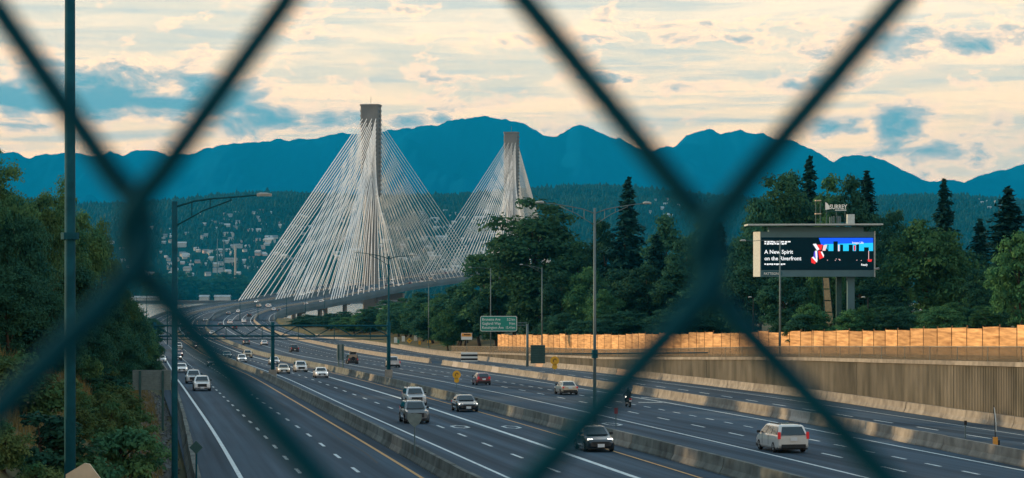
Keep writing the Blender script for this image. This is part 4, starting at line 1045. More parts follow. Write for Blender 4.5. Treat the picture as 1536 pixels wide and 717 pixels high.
small_sign(700, 504.5, 440, 'wide', 1.12, 'orange and white rectangular road sign below the bushes left of the hoarding', base=ground_z(at(700, 515, 440).x, 440), m=M_white, extra=orange_sign)
X, Y, z = on_road(625, 676)
small_sign(622, 630, 120, 'shield', .40, 'back of a grey shield sign standing on the barrier in front of a dark car', base=float(zr(120)) + .5, m=M_back)
small_sign(294.5, 671, 96, 'diamond', .30, 'back of a dark green diamond sign beside the rocky kerb', base=float(zr(96)), m=M_bkg)
small_sign(924, 616, on_road(925, 642)[1], 'rect', .22, 'small red sign on the median barrier beside the twin-arm lamp post', m=mat('sign_red', (.22, .03, .04), .5))
small_sign(1448, 634, on_road(1448, 668)[1], 'rect', .14, 'thin dark marker post on the ramp barrier', m=M_ink)
# orange cabinet with a leaning white flag-like blade on the ramp barrier
X, Y, z = on_road(1493, 682); Y -= .3
t = thing('marker_cabinet', (at(1493, 0, Y).x, Y, float(zr(Y))), 'orange marker box with a tall curved white blade on the ramp barrier', 'road marker')
s_ = Y / F
MB().box((0, 0, 16 * s_), (6.5 * s_, .2, 21 * s_)).build('box', M_or, t); MB().box((5 * s_, .05, 18 * s_), (3.2 * s_, .15, 8 * s_)).build('hinge', M_ink, t)
bl = [(-2.5, 72), (-1.2, 70), (.4, 60), (1.4, 48), (1.6, 36), (.6, 34), (.0, 48), (-1.2, 60)]
MB().slab([(a * s_, -.04, b * s_) for a, b in bl], (0, .04, 0)).build('blade', M_white, t); MB().tube([(-2.6 * s_, .02, 74 * s_), (-.6 * s_, .02, 52 * s_), (0, .02, 26 * s_)], .03, 5).build('staff', M_ink, t)
# signs seen from behind
def sign_back(px0, px1, py0, py1, Y, label, slats=8, base=None, angle=0.0):
    a, b = at(px0, py1, Y), at(px1, py0, Y); zb_ = base if base is not None else ground_z((a.x + b.x) / 2, Y)
    t = thing('sign_board', ((a.x + b.x) / 2, Y, zb_), label, 'road sign', rz=angle); w_ = b.x - a.x; z0, z1 = a.z - zb_, b.z - zb_
    for k in range(slats):
        hh = (z1 - z0) / slats; MB().box((0, 0, z0 + (k + .5) * hh), (w_, .08, hh * .93)).build('board_slat', M_back, t)
    for u in (-.3, .3): MB().beam((u * w_, -.1, -.3), (u * w_, -.1, z1 - .05), .16, .12).build('post', M_bkg, t)
    return t
sign_back(199, 256, 555, 585, 150, 'back of a wide grey slatted road sign on the embankment beside the slim lamp post', 9)
sign_back(505, 516.5, 516, 540, 338, 'tall pale slatted sign in the median beside the black off-road car', 8, base=float(zr(338)), angle=.5)
# striped crash cushion at the ramp nose
p = at(704, 528, 418); t = thing('crash_cushion', (p.x, 418, ground_z(p.x, 418) - .2), 'black and white striped crash cushion in front of the orange and white sign', 'crash cushion')
for k in range(6): MB().box((0, 0, .2 + k * .38), (3.2, 1.2, .36)).build('stripe', M_white if k % 2 else M_ink, t)
# pale cabinet by the near lamp post
p = at(128, 696, 33); t = thing('notice_board', (p.x, 33, ground_z(p.x, 33)), 'beige board with clipped corners tilted beside the thick dark lamp post', 'board')
M_beige = mat('beige_board', (.52, .42, .30), .7, var=.1)
hz_ = p.z - t.location.z
MB().slab([(-.30, 0, hz_ - .52), (.04, 0, hz_ - .7), (.36, 0, hz_ - .4), (.06, 0, hz_), (-.02, 0, hz_ + .01), (-.30, 0, hz_ - .16)], (0, .06, 0)).build('board', M_beige, t)
MB().tube([(0, .1, 0), (0, .1, hz_ - .2)], .05, 8).build('post', M_steel, t)

# ------------------------------------------------------------------ the electronic billboard
Yb = 270.0
pb = at(1278, 490, Yb); pb.z = ground_z(pb.x, Yb)
t = thing('billboard', pb, 'large electronic billboard on a grey column above the plywood hoarding', 'billboard')
M_bb = mat('billboard_cladding', (.075, .16, .195), .6, var=.1, scale=.6); M_bbl = mat('billboard_edge', (.42, .48, .48), .6, var=.1)
L = lambda px, py, y=0.0: Vector((at(px, py, Yb).x - pb.x, y, at(px, py, Yb).z - pb.z))
def face(px0, py0, px1, py1, y, th, name, m, par):
    a, b = L(px0, py1, y), L(px1, py0, y)
    return MB().slab([(a.x, y, a.z), (b.x, y, a.z), (b.x, y, b.z), (a.x, y, b.z)], (0, th, 0)).build(name, m, par)
cab = face(1140.5, 347.5, 1312.5, 415, 0, 2.2, 'cabinet', M_bb, t)
a, b = L(1133, 415), L(1140.4, 347.5)
MB().slab([(a.x, 1.2, a.z), (b.x, .0, a.z), (b.x, 0, b.z), (a.x, 1.2, b.z)], (0, 1.2, 0)).build('side_panel', M_bbl, t)
face(1311, 347, 1313, 415.5, -.06, .05, 'edge_trim', M_bbl, t)
face(1154, 340.2, 1296, 347.4, .3, 1.6, 'header', M_bb, t)
a, b = L(1120, 338.6), L(1322, 336.2)
MB().slab([(a.x, -1.4, a.z), (b.x, -1.4, a.z + .05), (b.x, 3.0, a.z + .05), (a.x, 3.0, a.z)], (0, 0, .2)).build('roof', M_bbl, t)
face(1273, 415.2, 1283.5, 495, .8, 1.0, 'column', M_bb, t); face(1273, 321, 1283.5, 336.0, .8, 1.0, 'column_top', M_bbl, t)
face(1258, 415.2, 1266, 492, 1.9, .5, 'rear_column', M_dteal, t)
# access ladder panel, leaning, in framed sections
M_lad = mat('ladder_panel', (.30, .24, .14), .7, var=.2)
for k in range(4):
    u0, u1 = k / 4 + .012, (k + 1) / 4 - .012
    q = [L(1235 + 5 * u0, 416 + 70 * u0, .1), L(1243 + 7 * u0, 416 + 70 * u0, .1), L(1243 + 7 * u1, 416 + 70 * u1, .1), L(1235 + 5 * u1, 416 + 70 * u1, .1)]
    MB().slab(q, (0, .15, 0)).build('ladder_section', M_lad, t)
MB().tube([L(1234.6, 415, .3), L(1239.6, 492, .3)], .08, 6).build('ladder_rail', M_dteal, t); MB().tube([L(1243.6, 415, .3), L(1250.6, 492, .3)], .08, 6).build('ladder_rail', M_dteal, t)
def glow(name, c, s=1.0): return mat(name, tuple(.25 * q for q in c), .6, var=.0, emit=c, estr=s, spec=0.02)
M_scrn = glow('screen_navy', (.002, .010, .014), .8); M_sblue = glow('screen_blue', (.010, .10, .80), .9); M_scyan = glow('screen_cyan', (.02, .50, .80), .9); M_swhite = glow('screen_white', (.75, .78, .80), .9)
M_sred = glow('screen_red', (.75, .03, .03), .9); M_spink = glow('screen_pink', (.85, .55, .55), .9); M_spurp = glow('screen_purple', (.10, .08, .55), .9)
scr = face(1141.8, 356, 1310.2, 405, -.05, .049, 'screen', M_scrn, t)
def spoly(pts, m, nm, y=-.06):
    return MB().poly([L(px, py, y) for px, py in pts]).build(nm, m, scr)
spoly([(1228, 356.8), (1309.6, 356.8), (1309.6, 366), (1232, 368)], M_sblue, 'sky_picture')
spoly([(1236, 366.2), (1309.6, 364.2), (1309.6, 376.5), (1242, 376.5)], M_scyan, 'sky_picture', -.064)
for x0, x1, y0 in ((1241, 1242.5, 367), (1250, 1256.5, 362), (1260, 1264.5, 367), (1273, 1279, 367), (1284, 1288.5, 366.5), (1296, 1303, 371)):
    spoly([(x0, y0), (x1, y0), (x1, 378), (x0, 378)], M_scrn, 'tower_silhouette', -.07)
for x0, x1, y0, y1, mm in ((1257, 1259, 367, 376.8, M_spink), (1280.5, 1283, 368, 376, M_sred), (1302.5, 1303.3, 376, 389, M_spink)):
    spoly([(x0, y0), (x1, y0), (x1, y1), (x0, y1)], mm, 'lit_tower', -.071)
spoly([(1301, 389), (1308, 389), (1307, 392.5), (1302, 392.5)], M_sred, 'red_light', -.071)
for pts, mm in (([(1219, 366), (1224, 365.5), (1229, 374), (1225.5, 376)], M_swhite), ([(1225, 367), (1234, 367), (1232, 375), (1227, 375)], M_sred), ([(1235, 368), (1240.5, 367), (1238, 376), (1233.5, 376)], M_spink), ([(1221, 377), (1226, 376), (1227, 386), (1220, 388)], M_spurp), ([(1227, 376), (1233, 377), (1236, 386), (1229, 389)], M_sred),
                ([(1222.5, 376), (1225.5, 376), (1226.2, 391), (1224, 393)], M_swhite), ([(1216.5, 387), (1219, 386), (1225, 392), (1222, 396), (1217, 394)], M_sred), ([(1217.5, 386), (1220, 385), (1226, 391), (1225, 394)], M_swhite), ([(1231, 378), (1233, 377), (1236, 383), (1235, 386)], M_swhite)):
    spoly(pts, mm, 'bright_figure', -.074 - random.random() * .004)
for k in range(9): 
    x = 1240 + rs.uniform(0, 60); y = rs.uniform(388, 391); spoly([(x, y), (x + 1.1, y), (x + 1.1, y + .9), (x, y + .9)], M_spink, 'street_light', -.071)
S = Yb / F
text_part('A New Spirit', 8.2 * S, M_swhite, L(1146.5, 380.5, -.07), scr, sx=.98, bold=.012)
text_part('on the Riverfront', 8.2 * S, M_swhite, L(1146.5, 390.3, -.07), scr, sx=.95, bold=.012)
for w0, w1, yb in ((1146.5, 1186, 361.6), (1146.5, 1180, 364.6), (1146.5, 1178, 395.2)):
    for j in range(9):
        x0 = w0 + (w1 - w0) * j / 9; q = .72 + .2 * ((j * 7) % 3) / 2; hq = 1.9 + .5 * ((j * 5) % 2)
        spoly([(x0, yb), (x0 + (w1 - w0) / 9 * q, yb), (x0 + (w1 - w0) / 9 * q, yb + hq), (x0, yb + hq)], M_swhite, 'small_print', -.07)
text_part('Image Life', 4.6 * S, M_swhite, L(1278, 365.6, -.08), scr, sx=.92, bold=.006)
text_part('Ready', 4.4 * S, M_swhite, L(1291.5, 398.5, -.07), scr, sx=.9, bold=.01)
M_nameb = mat('name_plate', (.02, .10, .13), .5, var=.05)
npl = MB().slab(rrect(L(1143.5, 0).x, L(1173.5, 0).x, L(0, 413.6).z, L(0, 406.6).z, .25, -.004), (0, -.03, 0)).build('name_plate', M_nameb, t)
text_part('PATTISON', 5.2 * S, M_white, L(1145.5, 412.2, -.045), npl, sx=.92, bold=.006)
# sign letters and rig on the roof
M_let = mat('white_letters', (.80, .82, .80), .5, var=.02)
text_part('SURREY', 9.6 * S, M_let, L(1245.5, 313.2, .6), t, name='roof_letters', sx=.78, bold=.018)
MB().poly([L(1239, 303, .6), L(1242, 304.5, .6), L(1245.5, 309, .6), L(1245.5, 313.5, .6), L(1239, 314.6, .6)]).build('building_emblem', M_let, t)
MB().poly([L(1253.5, 314.4, .6), L(1270.5, 314.4, .6), L(1270.5, 315.5, .6), L(1253.5, 315.5, .6)]).build('letter_underline', M_let, t)
MB().tube([L(1238, 316.6, .75), L(1272, 316.6, .75)], .05, 5).build('letter_rail', M_dteal, t)
for px in (1241, 1256, 1269): MB().tube([L(px, 336.4, .75), L(px, 303 if px == 1241 else 307, .75)], .06, 5).build('letter_post', M_dteal, t)
for py in (300.5, 320.3): face(1224, py - .8, 1232.6, py + .8, .4, .8, 'cream_bar', M_beige, t)
for px in (1225, 1232): MB().tube([L(px, 336.4, .8), L(px, 300, .8)], .07, 5).build('rig_post', M_dteal, t)
for px in (1246, 1249, 1252, 1256.5, 1259, 1261.5): face(px, 323 + abs(px - 1256) * .2, px + 1.5, 336.2, .9, .3, 'vent_slat', M_steel, t)
MB().tube([L(1312, 403.6, -.3), L(1317.5, 402.6, -.6)], .16, 6).build('camera_arm', M_lum, t)

# ------------------------------------------------------------------ low buildings behind the hoarding
p = at(1330, 492, 262); t = thing('storage_shed', (p.x + 1, 262, ground_z(p.x, 262)), 'low grey shed roof just behind the hoarding beside the billboard column', 'shed')
MB().box((-2.6, 2, .7), (3.4, 4, 1.4)).build('wall', M_gird, t); MB().slab([(-4.5, -.3, 1.4), (-.7, -.3, 1.4), (-.7, 4.4, 1.7), (-4.5, 4.4, 1.7)], (0, 0, .12)).build('roof', M_steel, t)

# ------------------------------------------------------------------ vehicles (front towards -Y, origin on the road)
M_glass = mat('car_glass', (.008, .022, .030), .06, var=.05, spec=.9)
M_tyre = mat('tyre', (.012, .012, .013), .85, var=.1)
M_rim = mat('wheel_rim', (.34, .35, .35), .35, metal=.6, var=.05)
M_head = mat('headlight_on', (.9, .88, .8), .2, var=0, emit=(1.0, .93, .80), estr=3.2)
M_tail = mat('tail_light', (.40, .015, .02), .3, var=0, emit=(1.0, .05, .05), estr=.12)
M_trim = mat('black_trim', (.02, .022, .024), .6, var=.1)
M_plate = mat('licence_plate', (.62, .66, .68), .5, var=.02)
def paint(nm, c, metal=.25): return mat('paint_' + nm, c, .28, metal=metal * .4, var=.03, spec=.6, coat=1.0)
PAINT = {'white': paint('white', (.82, .82, .80), 0), 'silver': paint('silver', (.52, .54, .55), .4), 'black': paint('black', (.012, .016, .022)), 'cream': paint('cream', (.56, .47, .34), .2), 'red': paint('red', (.16, .018, .028)),
         'champagne': paint('champagne', (.60, .60, .57), .3), 'grey': paint('grey', (.12, .14, .15), .4), 'teal': paint('teal', (.08, .20, .24), .3), 'blue': paint('blue', (.03, .08, .16), .3), 'brown': paint('brown', (.24, .20, .19), .3)}
def wheel_meshes(r, w):
    n = 16; rings = []
    for x, rr in ((-w / 2, r * .62), (-w / 2, r * .93), (-w * .3, r), (w * .3, r), (w / 2, r * .93), (w / 2, r * .62)):
        rings.append([(x, rr * math.cos(2 * math.pi * k / n), rr * math.sin(2 * math.pi * k / n)) for k in range(n)])
    ty = MB().loft(rings).mesh('tyre', M_tyre, smooth=False)
    rm = MB()
    for s in (-1, 1):
        x = s * (w / 2 + .006); rm.add([(x, 0, 0)] + [(x, r * .58 * math.cos(2 * math.pi * k / 15), r * .58 * math.sin(2 * math.pi * k / 15)) for k in range(15)], [(0, 1 + k, 1 + (k + 1) % 15) for k in range(15) if k % 3 != 2])
    return ty, rm.mesh('rim', M_rim)
WH = wheel_meshes(.33, .22); WHB = wheel_meshes(.40, .26)
def ring(y, hw, zb, zt, rb=.1, rt=.12):
    return [(-hw + rb * .5, y, zb), (-hw, y, zb + rb), (-hw, y, zb + (zt - zb) * .62), (-hw + rt * .35, y, zt - rt * .55), (-hw + rt * 1.3, y, zt), (hw - rt * 1.3, y, zt), (hw - rt * .35, y, zt - rt * .55), (hw, y, zb + (zt - zb) * .62), (hw, y, zb + rb), (hw - rb * .5, y, zb)]
TYPES = {}
def car_type(key, st, cab, wheels, hl, tl, big=False, extra=None, plate_z=(.5, .75), grille=None):
    """st: body stations (y, half width, z bottom, z top); cab: base y0,y1, roof y0,y1, z belt, z roof, half widths base, roof"""
    parts = []
    body = MB().loft([ring(*s) for s in st])
    parts.append(('body', body.mesh('body', PAINT['white'], smooth=False), None))
    b0, b1, r0, r1, zb, zt, wb, wr = cab
    def cr_(y0, y1, w_, z, c=.12): return [(-w_, y0 + c, z), (-w_ + c, y0, z), (w_ - c, y0, z), (w_, y0 + c, z), (w_, y1 - c, z), (w_ - c, y1, z), (-w_ + c, y1, z), (-w_, y1 - c, z)]
    cabm = MB().loft([cr_(b0, b1, wb, zb - .04), cr_(r0 + (b0 - r0) * .16, r1 + (b1 - r1) * .16, wr + (wb - wr) * .16, zb + (zt - zb) * .86), cr_(r0 + .06, r1 - .06, wr - .06, zt - .03, .16), cr_(r0 + .3, r1 - .3, wr - .22, zt, .16)])
    parts.append(('cabin', cabm.mesh('cabin', PAINT['white']), None))
    def pane(p, nm, out):
        P = [Vector(q) for q in p]; return (nm, MB().slab([q + Vector(out) * .012 for q in P], Vector(out) * -.02).mesh(nm, M_glass), None)
    def mixp(u, w_end, t): return u + (w_end - u) * t
    zl, zh = zb + .05, zb + (zt - zb) * .80; tl_ = .05 / (zt - zb); th_ = .80
    yf = lambda t_: b0 + (r0 - b0) * t_; yr = lambda t_: b1 + (r1 - b1) * t_; ww = lambda t_: wb + (wr - wb) * t_
    o = .02
    parts.append(pane([(-ww(tl_) + .16, yf(tl_) - o, zl), (ww(tl_) - .16, yf(tl_) - o, zl), (ww(th_) - .15, yf(th_) - o, zh), (-ww(th_) + .15, yf(th_) - o, zh)], 'windshield', (0, -1, 0)))
    parts.append(pane([(-ww(tl_) + .16, yr(tl_) + o, zl), (ww(tl_) - .16, yr(tl_) + o, zl), (ww(th_) - .15, yr(th_) + o, zh), (-ww(th_) + .15, yr(th_) + o, zh)], 'rear_window', (0, 1, 0)))
    nw = 3 if b1 - b0 > 3.4 else 2
    for s in (-1, 1):
        a0, a1 = yf(tl_) + .30, yr(tl_) - .26; c0_, c1_ = yf(th_) + .2, yr(th_) - .18
        for k in range(nw):
            u0, u1 = k / nw + .02, (k + 1) / nw - .02
            P = [(s * (ww(tl_) + .004), a0 + (a1 - a0) * u0, zl + .02), (s * (ww(tl_) + .004), a0 + (a1 - a0) * u1, zl + .02), (s * (ww(th_) + .008), c0_ + (c1_ - c0_) * u1, zh - .02), (s * (ww(th_) + .008), c0_ + (c1_ - c0_) * u0, zh - .02)]
            parts.append(pane(P, 'side_window', (s, 0, 0)))
        parts.append(('mirror', MB().box((s * (wb + .12), b0 + .45, zb + .1), (.2, .12, .16)).mesh('mirror', M_trim), None))
        x, y, z, w_, h_ = hl; q = s * x
        parts.append(('headlight', MB().loft([[(q + a * w_ / 2, y + .10 + .16 * abs(q + a * w_ / 2) / .9, z + b * h_ / 2) for a, b in ((-1, -1), (1, -1), (1, 1), (-1, 1))], [(q + a * w_ / 2 * .94, y - .03 + .16 * abs(q + a * w_ / 2) / .9, z + b * h_ / 2 * .85) for a, b in ((-1, -1), (1, -1), (1, 1), (-1, 1))]]).mesh('headlight', M_head), None))
        x, y, z, w_, h_ = tl; q = s * x
        parts.append(('tail_light', MB().box((q, y, z), (w_, .12, h_)).mesh('tail_light', M_tail), None))
    y0, y1 = st[0][0], st[-1][0]
    g = grille or (.95, .22, .52)
    parts.append(('grille', MB().box((0, y0 - .012, g[2]), (g[0], .05, g[1])).mesh('grille', M_trim), None))
    parts.append(('bumper', MB().box((0, y1 + .0, .42), (1.5, .1, .22)).mesh('bumper', M_trim), None))
    parts.append(('licence_plate', MB().box((0, y0 - .045, .40), (.42, .02, .2)).mesh('licence_plate', M_plate), None))
    parts.append(('licence_plate', MB().box((0, y1 + .065, plate_z[1]), (.42, .02, .2)).mesh('licence_plate', M_plate), None))
    sill = MB().box((0, 0, .30), (st[len(st) // 2][1] * 2 - .1, (y1 - y0) * .92, .2)).mesh('underbody', M_trim); parts.append(('underbody', sill, None))
    if extra: parts += extra
    wm_ = WHB if big else WH; wr_ = .40 if big else .33
    TYPES[key] = (parts, [(s * wheels[2], y, wr_) for y in wheels[:2] for s in (-1, 1)], wm_)
car_type('sedan', [(-2.36, .66, .38, .62), (-2.2, .84, .26, .72), (-1.5, .91, .24, .86), (-.9, .92, .24, .95), (.4, .92, .24, .97), (1.6, .91, .24, .99), (2.15, .85, .28, .97), (2.36, .70, .42, .84)], (-1.0, 1.75, -.25, .98, .95, 1.45, .84, .62), (-1.42, 1.38, .83), (.64, -2.26, .66, .34, .15), (.66, 2.28, .80, .36, .17))
car_type('hatchback', [(-2.1, .64, .36, .64), (-1.95, .82, .25, .76), (-1.3, .89, .22, .90), (-.85, .9, .22, .98), (.6, .9, .22, 1.0), (1.6, .88, .24, 1.0), (2.0, .80, .30, .98), (2.1, .72, .44, .85)], (-1.05, 2.06, -.15, 1.5, .97, 1.52, .83, .62), (-1.3, 1.3, .81), (.62, -2.0, .72, .32, .18), (.68, 2.04, .92, .24, .28))
car_type('suv', [(-2.34, .72, .42, .84), (-2.2, .88, .30, .98), (-1.5, .94, .28, 1.06), (-1.0, .95, .28, 1.10), (.6, .95, .28, 1.12), (1.8, .94, .28, 1.12), (2.2, .88, .32, 1.10), (2.34, .80, .46, .98)], (-1.1, 2.28, -.4, 1.85, 1.09, 1.72, .87, .68), (-1.42, 1.42, .85), (.66, -2.26, .84, .36, .17), (.76, 2.26, 1.02, .2, .34), big=True, grille=(1.0, .34, .66),
         extra=[('roof_rail', MB().beam((s * .62, -.2, 1.75), (s * .62, 1.7, 1.75), .05, .05).mesh('roof_rail', M_trim), None) for s in (-1, 1)])
car_type('minivan', [(-2.55, .74, .38, .74), (-2.38, .90, .27, .86), (-1.9, .97, .25, .98), (-1.3, .99, .25, 1.04), (.8, .99, .25, 1.06), (2.1, .98, .25, 1.06), (2.45, .95, .30, 1.06), (2.56, .90, .42, 1.02)], (-1.75, 2.54, -.6, 2.12, 1.03, 1.70, .94, .72), (-1.5, 1.55, .88), (.68, -2.44, .74, .36, .18), (.88, 2.53, 1.06, .16, .42), plate_z=(.5, .84),
         extra=[('roof_rail', MB().beam((s * .60, -.3, 1.72), (s * .60, 1.8, 1.72), .05, .05).mesh('roof_rail', M_trim), None) for s in (-1, 1)] + [('door_line', MB().box((s * .995, y_, .72), (.012, .03, .6)).mesh('door_line', M_trim), None) for s in (-1, 1) for y_ in (-.75, .55)])
bed = MB()
car_type('pickup', [(-2.75, .80, .46, .92), (-2.6, .93, .36, 1.04), (-1.8, .98, .36, 1.12), (-1.2, .98, .36, 1.14), (.75, .98, .36, 1.14), (.85, .98, .36, 1.10), (2.6, .97, .38, 1.10), (2.76, .94, .48, 1.08)], (-1.25, .95, -.55, .7, 1.13, 1.86, .88, .70), (-1.75, 1.75, .86), (.72, -2.66, .92, .34, .22), (.87, 2.72, .92, .16, .38), big=True, grille=(1.1, .4, .74), plate_z=(.5, .62),
         extra=[('cargo_bed', MB().box((0, 1.85, 1.106), (1.55, 1.6, .02)).mesh('cargo_bed', M_trim), None)])
sp = MB().loft([[(.37 * k_ * math.cos(2 * math.pi * k / 14), y_, 1.0 + .37 * k_ * math.sin(2 * math.pi * k / 14)) for k in range(14)] for y_, k_ in ((2.16, 1), (2.36, 1), (2.38, .9))]).mesh('spare_wheel', M_tyre)
car_type('offroader', [(-2.1, .74, .46, 1.0), (-2.0, .84, .40, 1.08), (-1.2, .90, .40, 1.14), (-.8, .92, .40, 1.16), (.8, .92, .40, 1.16), (2.0, .92, .40, 1.16), (2.14, .90, .46, 1.14)], (-.85, 2.14, -.6, 2.1, 1.15, 1.84, .86, .78), (-1.4, 1.35, .86), (.56, -2.06, .88, .24, .22), (.80, 2.13, .86, .16, .24), big=True, grille=(.8, .36, .86),
         extra=[('spare_wheel', sp, None), ('roof_rack_load', MB().box((-.05, .9, 2.04), (1.15, 1.5, .34)).mesh('roof_rack_load', M_trim), None)])
def vehicle(key, col, X, Y, label, away=False, name='car', group=None, small=False, dz=0.0, cat='car'):
    parts, wh, (ty, rm) = TYPES[key]
    hd = heading(Y); slope = float(zr(Y + 4) - zr(Y - 4)) / 8
    t = thing(name, (X, Y, float(zr(Y)) + .012 + dz), label, cat, group, -hd + (math.pi if away else 0))
    t.rotation_euler.x = (-1 if away else 1) * math.atan(slope)
    for nm, me, _ in parts:
        if small and nm not in ('body', 'cabin', 'windshield', 'rear_window', 'headlight', 'tail_light', 'underbody', 'side_window'): continue
        o = link(nm, me, t)
        if nm in ('body', 'cabin'): o.material_slots[0].link = 'OBJECT'; o.material_slots[0].material = PAINT[col]
    for p in wh:
        w_ = link('wheel', ty, t); w_.location = p
        if not small: link('rim', rm, w_)
    return t
def pv(key, col, px, py, label, away=False, **k):
    X, Y, z = on_road(px, py); return vehicle(key, col, X, Y, label, away, **k)
# nearer traffic, one label each
pv('minivan', 'champagne', 1172, 677, 'silver minivan with dark rear window driving away beside the retaining wall', True, name='minivan', cat='van')
pv('sedan', 'cream', 849, 591.5, 'cream sedan with red tail lights driving away near the twin-arm lamp post', True)
pv('hatchback', 'red', 722, 577.5, 'dark red hatchback driving away beside the yellow curve sign', True)
pv('pickup', 'silver', 589, 551, 'silver pickup truck driving away behind the gantry end post', True, name='pickup_truck', cat='truck')
pv('offroader', 'black', 528, 546, 'black boxy off-roader with spare wheel and roof load driving away', True)
pv('pickup', 'black', 441, 528, 'black pickup truck driving away under the gantry', True, name='pickup_truck', cat='truck')
pv('sedan', 'white', 396, 518, 'white sedan driving away just beyond the gantry middle post', True)
pv('suv', 'grey', 369, 517, 'dark grey car driving away beyond the gantry beside a white sedan', True)
pv('hatchback', 'black', 891, 676, 'black hatchback with bright headlights coming down the lane beside the median barrier')
pv('suv', 'grey', 621, 634, 'dark grey sport utility car with headlights behind the back of the shield sign')
pv('suv', 'silver', 621, 608, 'silver sport utility car close behind a dark grey one with headlights on')
pv('sedan', 'black', 697, 617, 'black sedan with round bright headlights in the diamond lane')
pv('sedan', 'white', 481, 566.5, 'white sedan coming along the express lanes with headlights on')
pv('suv', 'white', 450.5, 558, 'white sport utility car coming along the express lanes')
pv('sedan', 'cream', 424.5, 560.5, 'cream sedan coming past the gantry middle post')
pv('sedan', 'silver', 411, 547, 'silver sedan half hidden behind the gantry middle post')
pv('hatchback', 'white', 362.5, 543.5, 'white hatchback ahead of a cream car under the gantry')
pv('suv', 'cream', 371, 537, 'cream sport utility car following a white hatchback under the gantry')
pv('sedan', 'teal', 340, 537, 'teal sedan in the lane beside the white hatchback under the gantry')
pv('suv', 'white', 302.5, 586, 'white sport utility car with dark grille leading the oncoming line beside the left edge line')
pv('suv', 'silver', 290, 575, 'silver sport utility car right behind the leading white one beside the left edge line')
pv('sedan', 'white', 272, 559, 'white sedan third in the oncoming line beside the slim lamp post')
pv('sedan', 'blue', 319, 549.5, 'dark blue sedan coming down the left carriageway with headlights on')
pv('sedan', 'white', 242, 544, 'white sedan with bright headlights beside the left embankment trees')
pv('suv', 'white', 268, 524, 'white sport utility car on the left carriageway seen through the first gantry bay')
pv('hatchback', 'black', 265.5, 541, 'black hatchback beside the slim lamp post on the left carriageway')
pv('hatchback', 'red', 268, 535, 'red hatchback close behind a black hatchback on the left carriageway')
pv('hatchback', 'red', 297, 523, 'red hatchback with headlights beyond the first gantry bay')
pv('sedan', 'white', 216, 499, 'white sedan rounding the far bend beside the verge trees', small=True)
# traffic on the bridge approach and deck, a few pixels each
far_cars = [(379, 452), (357.6, 467), (388.5, 459), (402, 458), (407, 464), (424.5, 465), (466, 456), (374, 473), (472, 441), (465, 438), (507, 430), (505, 452), (507, 446), (343, 470), (315, 480), (345, 484), (366, 482), (330, 487), (300, 492), (352, 492), (318, 500), (333, 506), (285, 500),
            (560, 433), (580, 428), (598, 427), (606, 419), (625, 418), (640, 413), (655, 412), (668, 409), (646, 417), (632, 422), (612, 424), (575, 424), (540, 436), (530, 432)]
rc = random.Random(4)
for i, (px, py) in enumerate(far_cars):
    X, Y, z = on_road(px, py + 2.0)
    c0 = float(cx(Y)); o = max(-24, min(24, X - c0))
    if Y > 1100 and abs(o) < 7.5: o = math.copysign(8, o)
    for q in (-13.2, 18.2, 0):
        if abs(o - q) < 1.9 and (q or Y < 1000): o = q + (2.2 if o >= q else -2.2)
    col = rc.choice(['white', 'white', 'silver', 'white', 'black', 'grey', 'red', 'cream'])
    k = rc.choice(['sedan', 'suv', 'hatchback', 'sedan'])
    vehicle(k, col, c0 + o, Y, f'tiny {col} {"sport utility car" if k == "suv" else k} in the distant traffic on the bridge approach', o > 0, group=f'distant {col} {k} cars on the bridge', small=True)
X, Y, z = on_road(449, 461)
vehicle('minivan', 'white', float(cx(Y)) + 11, Y, 'largest white van in the distant traffic on the bridge approach', True, name='van', small=True, cat='van')

# ------------------------------------------------------------------ motorcycle and rider
X, Y, z = on_road(942, 611)
mt = thing('motorcycle', (X, Y, z + .012), 'dark motorcycle with a red tail light riding away in the dashed lane', 'motorcycle', rz=-heading(Y) + math.pi)
for y_, w_ in ((-.72, .12), (.72, .17)):
    w1 = MB().loft([[(x_, y_ + r_ * math.cos(2 * math.pi * k / 18), .31 + r_ * math.sin(2 * math.pi * k / 18)) for k in range(18)] for x_, r_ in ((-w_ / 2, .2), (-w_ / 2, .27), (0, .31), (w_ / 2, .27), (w_ / 2, .2))]).build('wheel', M_tyre, mt)
    MB().tube([(-w_ / 2 - .01, y_, .31), (w_ / 2 + .01, y_, .31)], .16, 10).build('rim', M_rim, w1)
MB().loft([[(a * w_, y_, zc + b * h_) for a, b in ((-1, -.5), (-1, .3), (-.5, 1), (.5, 1), (1, .3), (1, -.5))] for y_, w_, zc, h_ in ((-.42, .10, .72, .14), (-.25, .19, .76, .2), (.1, .17, .76, .14), (.5, .16, .76, .08), (.86, .10, .84, .07), (.95, .06, .88, .04))]).build('tank_and_seat', PAINT['black'], mt)
MB().box((0, -.02, .46), (.34, .5, .32)).build('engine', M_trim, mt)
MB().tube([(-.05, -.74, .31), (-.06, -.5, .9)], .035, 6).tube([(.05, -.74, .31), (.06, -.5, .9)], .035, 6).build('fork', M_rim, mt)
MB().tube([(-.38, -.30, 1.02), (-.12, -.46, 1.0), (.12, -.46, 1.0), (.38, -.30, 1.02)], .02, 6).build('handlebar', M_trim, mt)
MB().tube([(.2, -.1, .35), (.22, .75, .42)], [.05, .07], 8).build('exhaust', M_rim, mt)
MB().box((0, .97, .80), (.22, .06, .1)).build('tail_light', M_tail, mt); MB().box((0, .93, .62), (.2, .02, .12)).build('licence_plate', M_plate, mt)
MB().box((0, -.62, .88), (.2, .1, .18)).build('headlight', M_head, mt)
pe = thing('person', (X, Y, z + .012), 'person in black riding gear and helmet sitting on the motorcycle', 'person', rz=-heading(Y) + math.pi)
